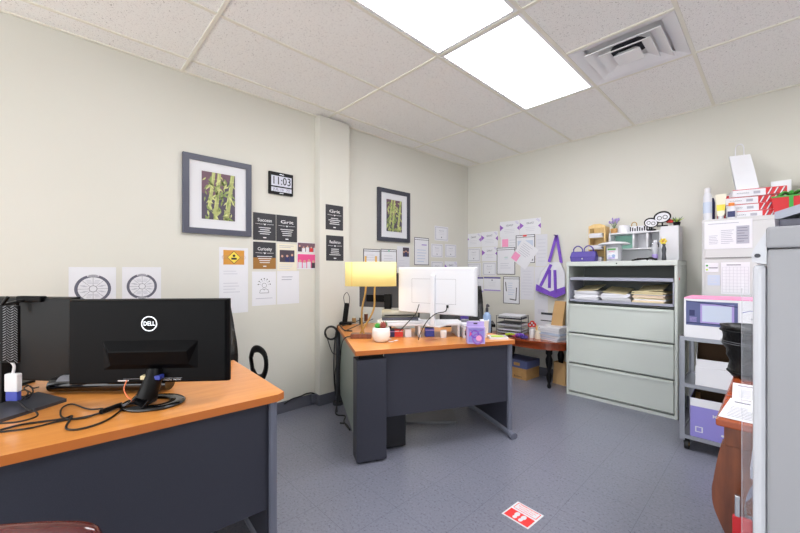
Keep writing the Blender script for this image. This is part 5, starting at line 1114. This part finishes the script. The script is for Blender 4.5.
# ================================================================== COPIER
cx_, cy_ = -.016, 1.25
e = empty('photocopier', (cx_,cy_,0), 0, 'large light grey office photocopier cropped by the right edge of the picture', 'photocopier')
m = MB(); m.box((0,0,.05),(.66,.40,1.312),'copier'); m.build('main_body', e, .006)
m = MB(); m.box((-.002,-.002,1.314),(.66,.40,1.366),'copier_white' if False else 'copier'); m.build('scanner_unit', e, .006)
d = MB().box((-.026,.012,.06),(-.0005,.388,1.275),'copier_white').build('front_cover', e, .010)
MB().box((-.034,.10,.70),(-.026,.30,.73),'copier_tray').build('cover_handle', d, .003)
m = MB(); m.box((-.046,.03,.12),(-.0275,.032,1.2),'clear_film').box((-.0468,.030,.10),(-.0458,.032,1.215),'clear_plastic'); m.build('clear_document_pocket', e)
m = MB(); m.M = Matrix.Translation((0,.385,0)) @ Matrix.Rotation(PI/2,4,'X'); m.prism([(-.001,1.275),(-.027,1.282),(-.028,1.30),(-.022,1.318),(-.001,1.36)],0,.375,'copier_white'); m.build('control_panel', e, .003)
MB().cyl((-.018,.004,1.297),(-.016,.012,1.297),.005,'dark_grey',10).build('screw', e)
for x in (.05,.6):
    for y in (.05,.35): MB().cyl((x,y,0),(x,y,.05),.025,'rubber',12).build('caster', e)
m = MB(); m.box((.02,.03,1.366),(.64,.38,1.385),'copier_dark'); m.M = Matrix.Translation((.02,.37,1.385)) @ Matrix.Rotation(PI/2,4,'X'); m.prism([(0,0),(.55,0),(.55,.14),(.05,.02),(0,.012)],0,.02,'copier_dark'); m.build('document_feeder_lid', e, .004)
m = MB(); m.M = Matrix.Translation((.012,.36,1.39)) @ Matrix.Rotation(PI/2,4,'X'); m.prism([(0,0),(.008,-.002),(.40,.135),(.40,.155),(0,.016)],0,.31,'copier_tray'); m.build('document_tray', e, .003)

# ================================================================== FLOOR STICKER
L_ = onz(501.5,513.5,0); B_ = onz(528,529.5,0); T_ = onz(518,500.5,0); Rr = onz(543,516.5,0)
o0 = L_; ux = (B_-L_).to_2d(); wS = ux.length; ux.normalize(); hS = ((T_-L_).length+(Rr-B_).length)/2
# flatten to a proper rectangle
m = MB(); m.box((0,0,0),(wS,hS,.0006),'white'); m.M = Matrix.Translation((0,0,.0006))
m.rect(.008,.008,wS-.008,hS*.52,'floor_red',1); m.rect(.010,hS*.60,wS-.010,hS-.008,'floor_red',1); m.rect(.014,hS*.62,wS-.014,hS-.012,'white',2)
for k,t in enumerate(('THANK YOU FOR','PRACTICING SOCIAL','DISTANCING')): m.text(t,wS/2,hS*(.90-.10*k),.012,'floor_red',3,.01,wS*(.66 if k<2 else .5))
for x in (wS*.38,wS*.62):
    s_ = -1 if x < wS/2 else 1
    m.disc(x,hS*.37,.013,'white',2,18,1.4); m.disc(x-s_*.002,hS*.19,.0105,'white',4,16,1.3); m.rect(x-.007,hS*.2,x+.007,hS*.32,'white',3)
o = m.build('floor_sticker'); uy = Vector((-ux.y,ux.x)); 
if uy.dot((T_-L_).to_2d()) < 0: uy = -uy
o.matrix_world = Matrix(((ux.x,uy.x,0,o0.x),(ux.y,uy.y,0,o0.y),(0,0,1,.0005),(0,0,0,1)))
tag(o,'small red and white floor sticker with two footprints','sticker')

# ================================================================== CAMERA + RENDER SETTINGS
cam = bpy.data.cameras.new('camera'); cam.sensor_width = 36; cam.lens = 36*FPX/800; cam.shift_y = (HOR-266.5)/800; cam.clip_start = .02
co = bpy.data.objects.new('camera', cam); COL.objects.link(co); co.location = CAM; co.rotation_euler = (PI/2,0,YAW)
sc = bpy.context.scene; sc.camera = co
wd = bpy.data.worlds.new('world'); wd.use_nodes = True; wd.node_tree.nodes['Background'].inputs[0].default_value = (.95,.98,1,1); wd.node_tree.nodes['Background'].inputs[1].default_value = 3.0; sc.world = wd
sc.view_settings.view_transform = 'Standard'; sc.view_settings.look = 'None'; sc.view_settings.gamma = 1; sc.view_settings.use_curve_mapping = False
sc.view_settings.exposure = 0.52
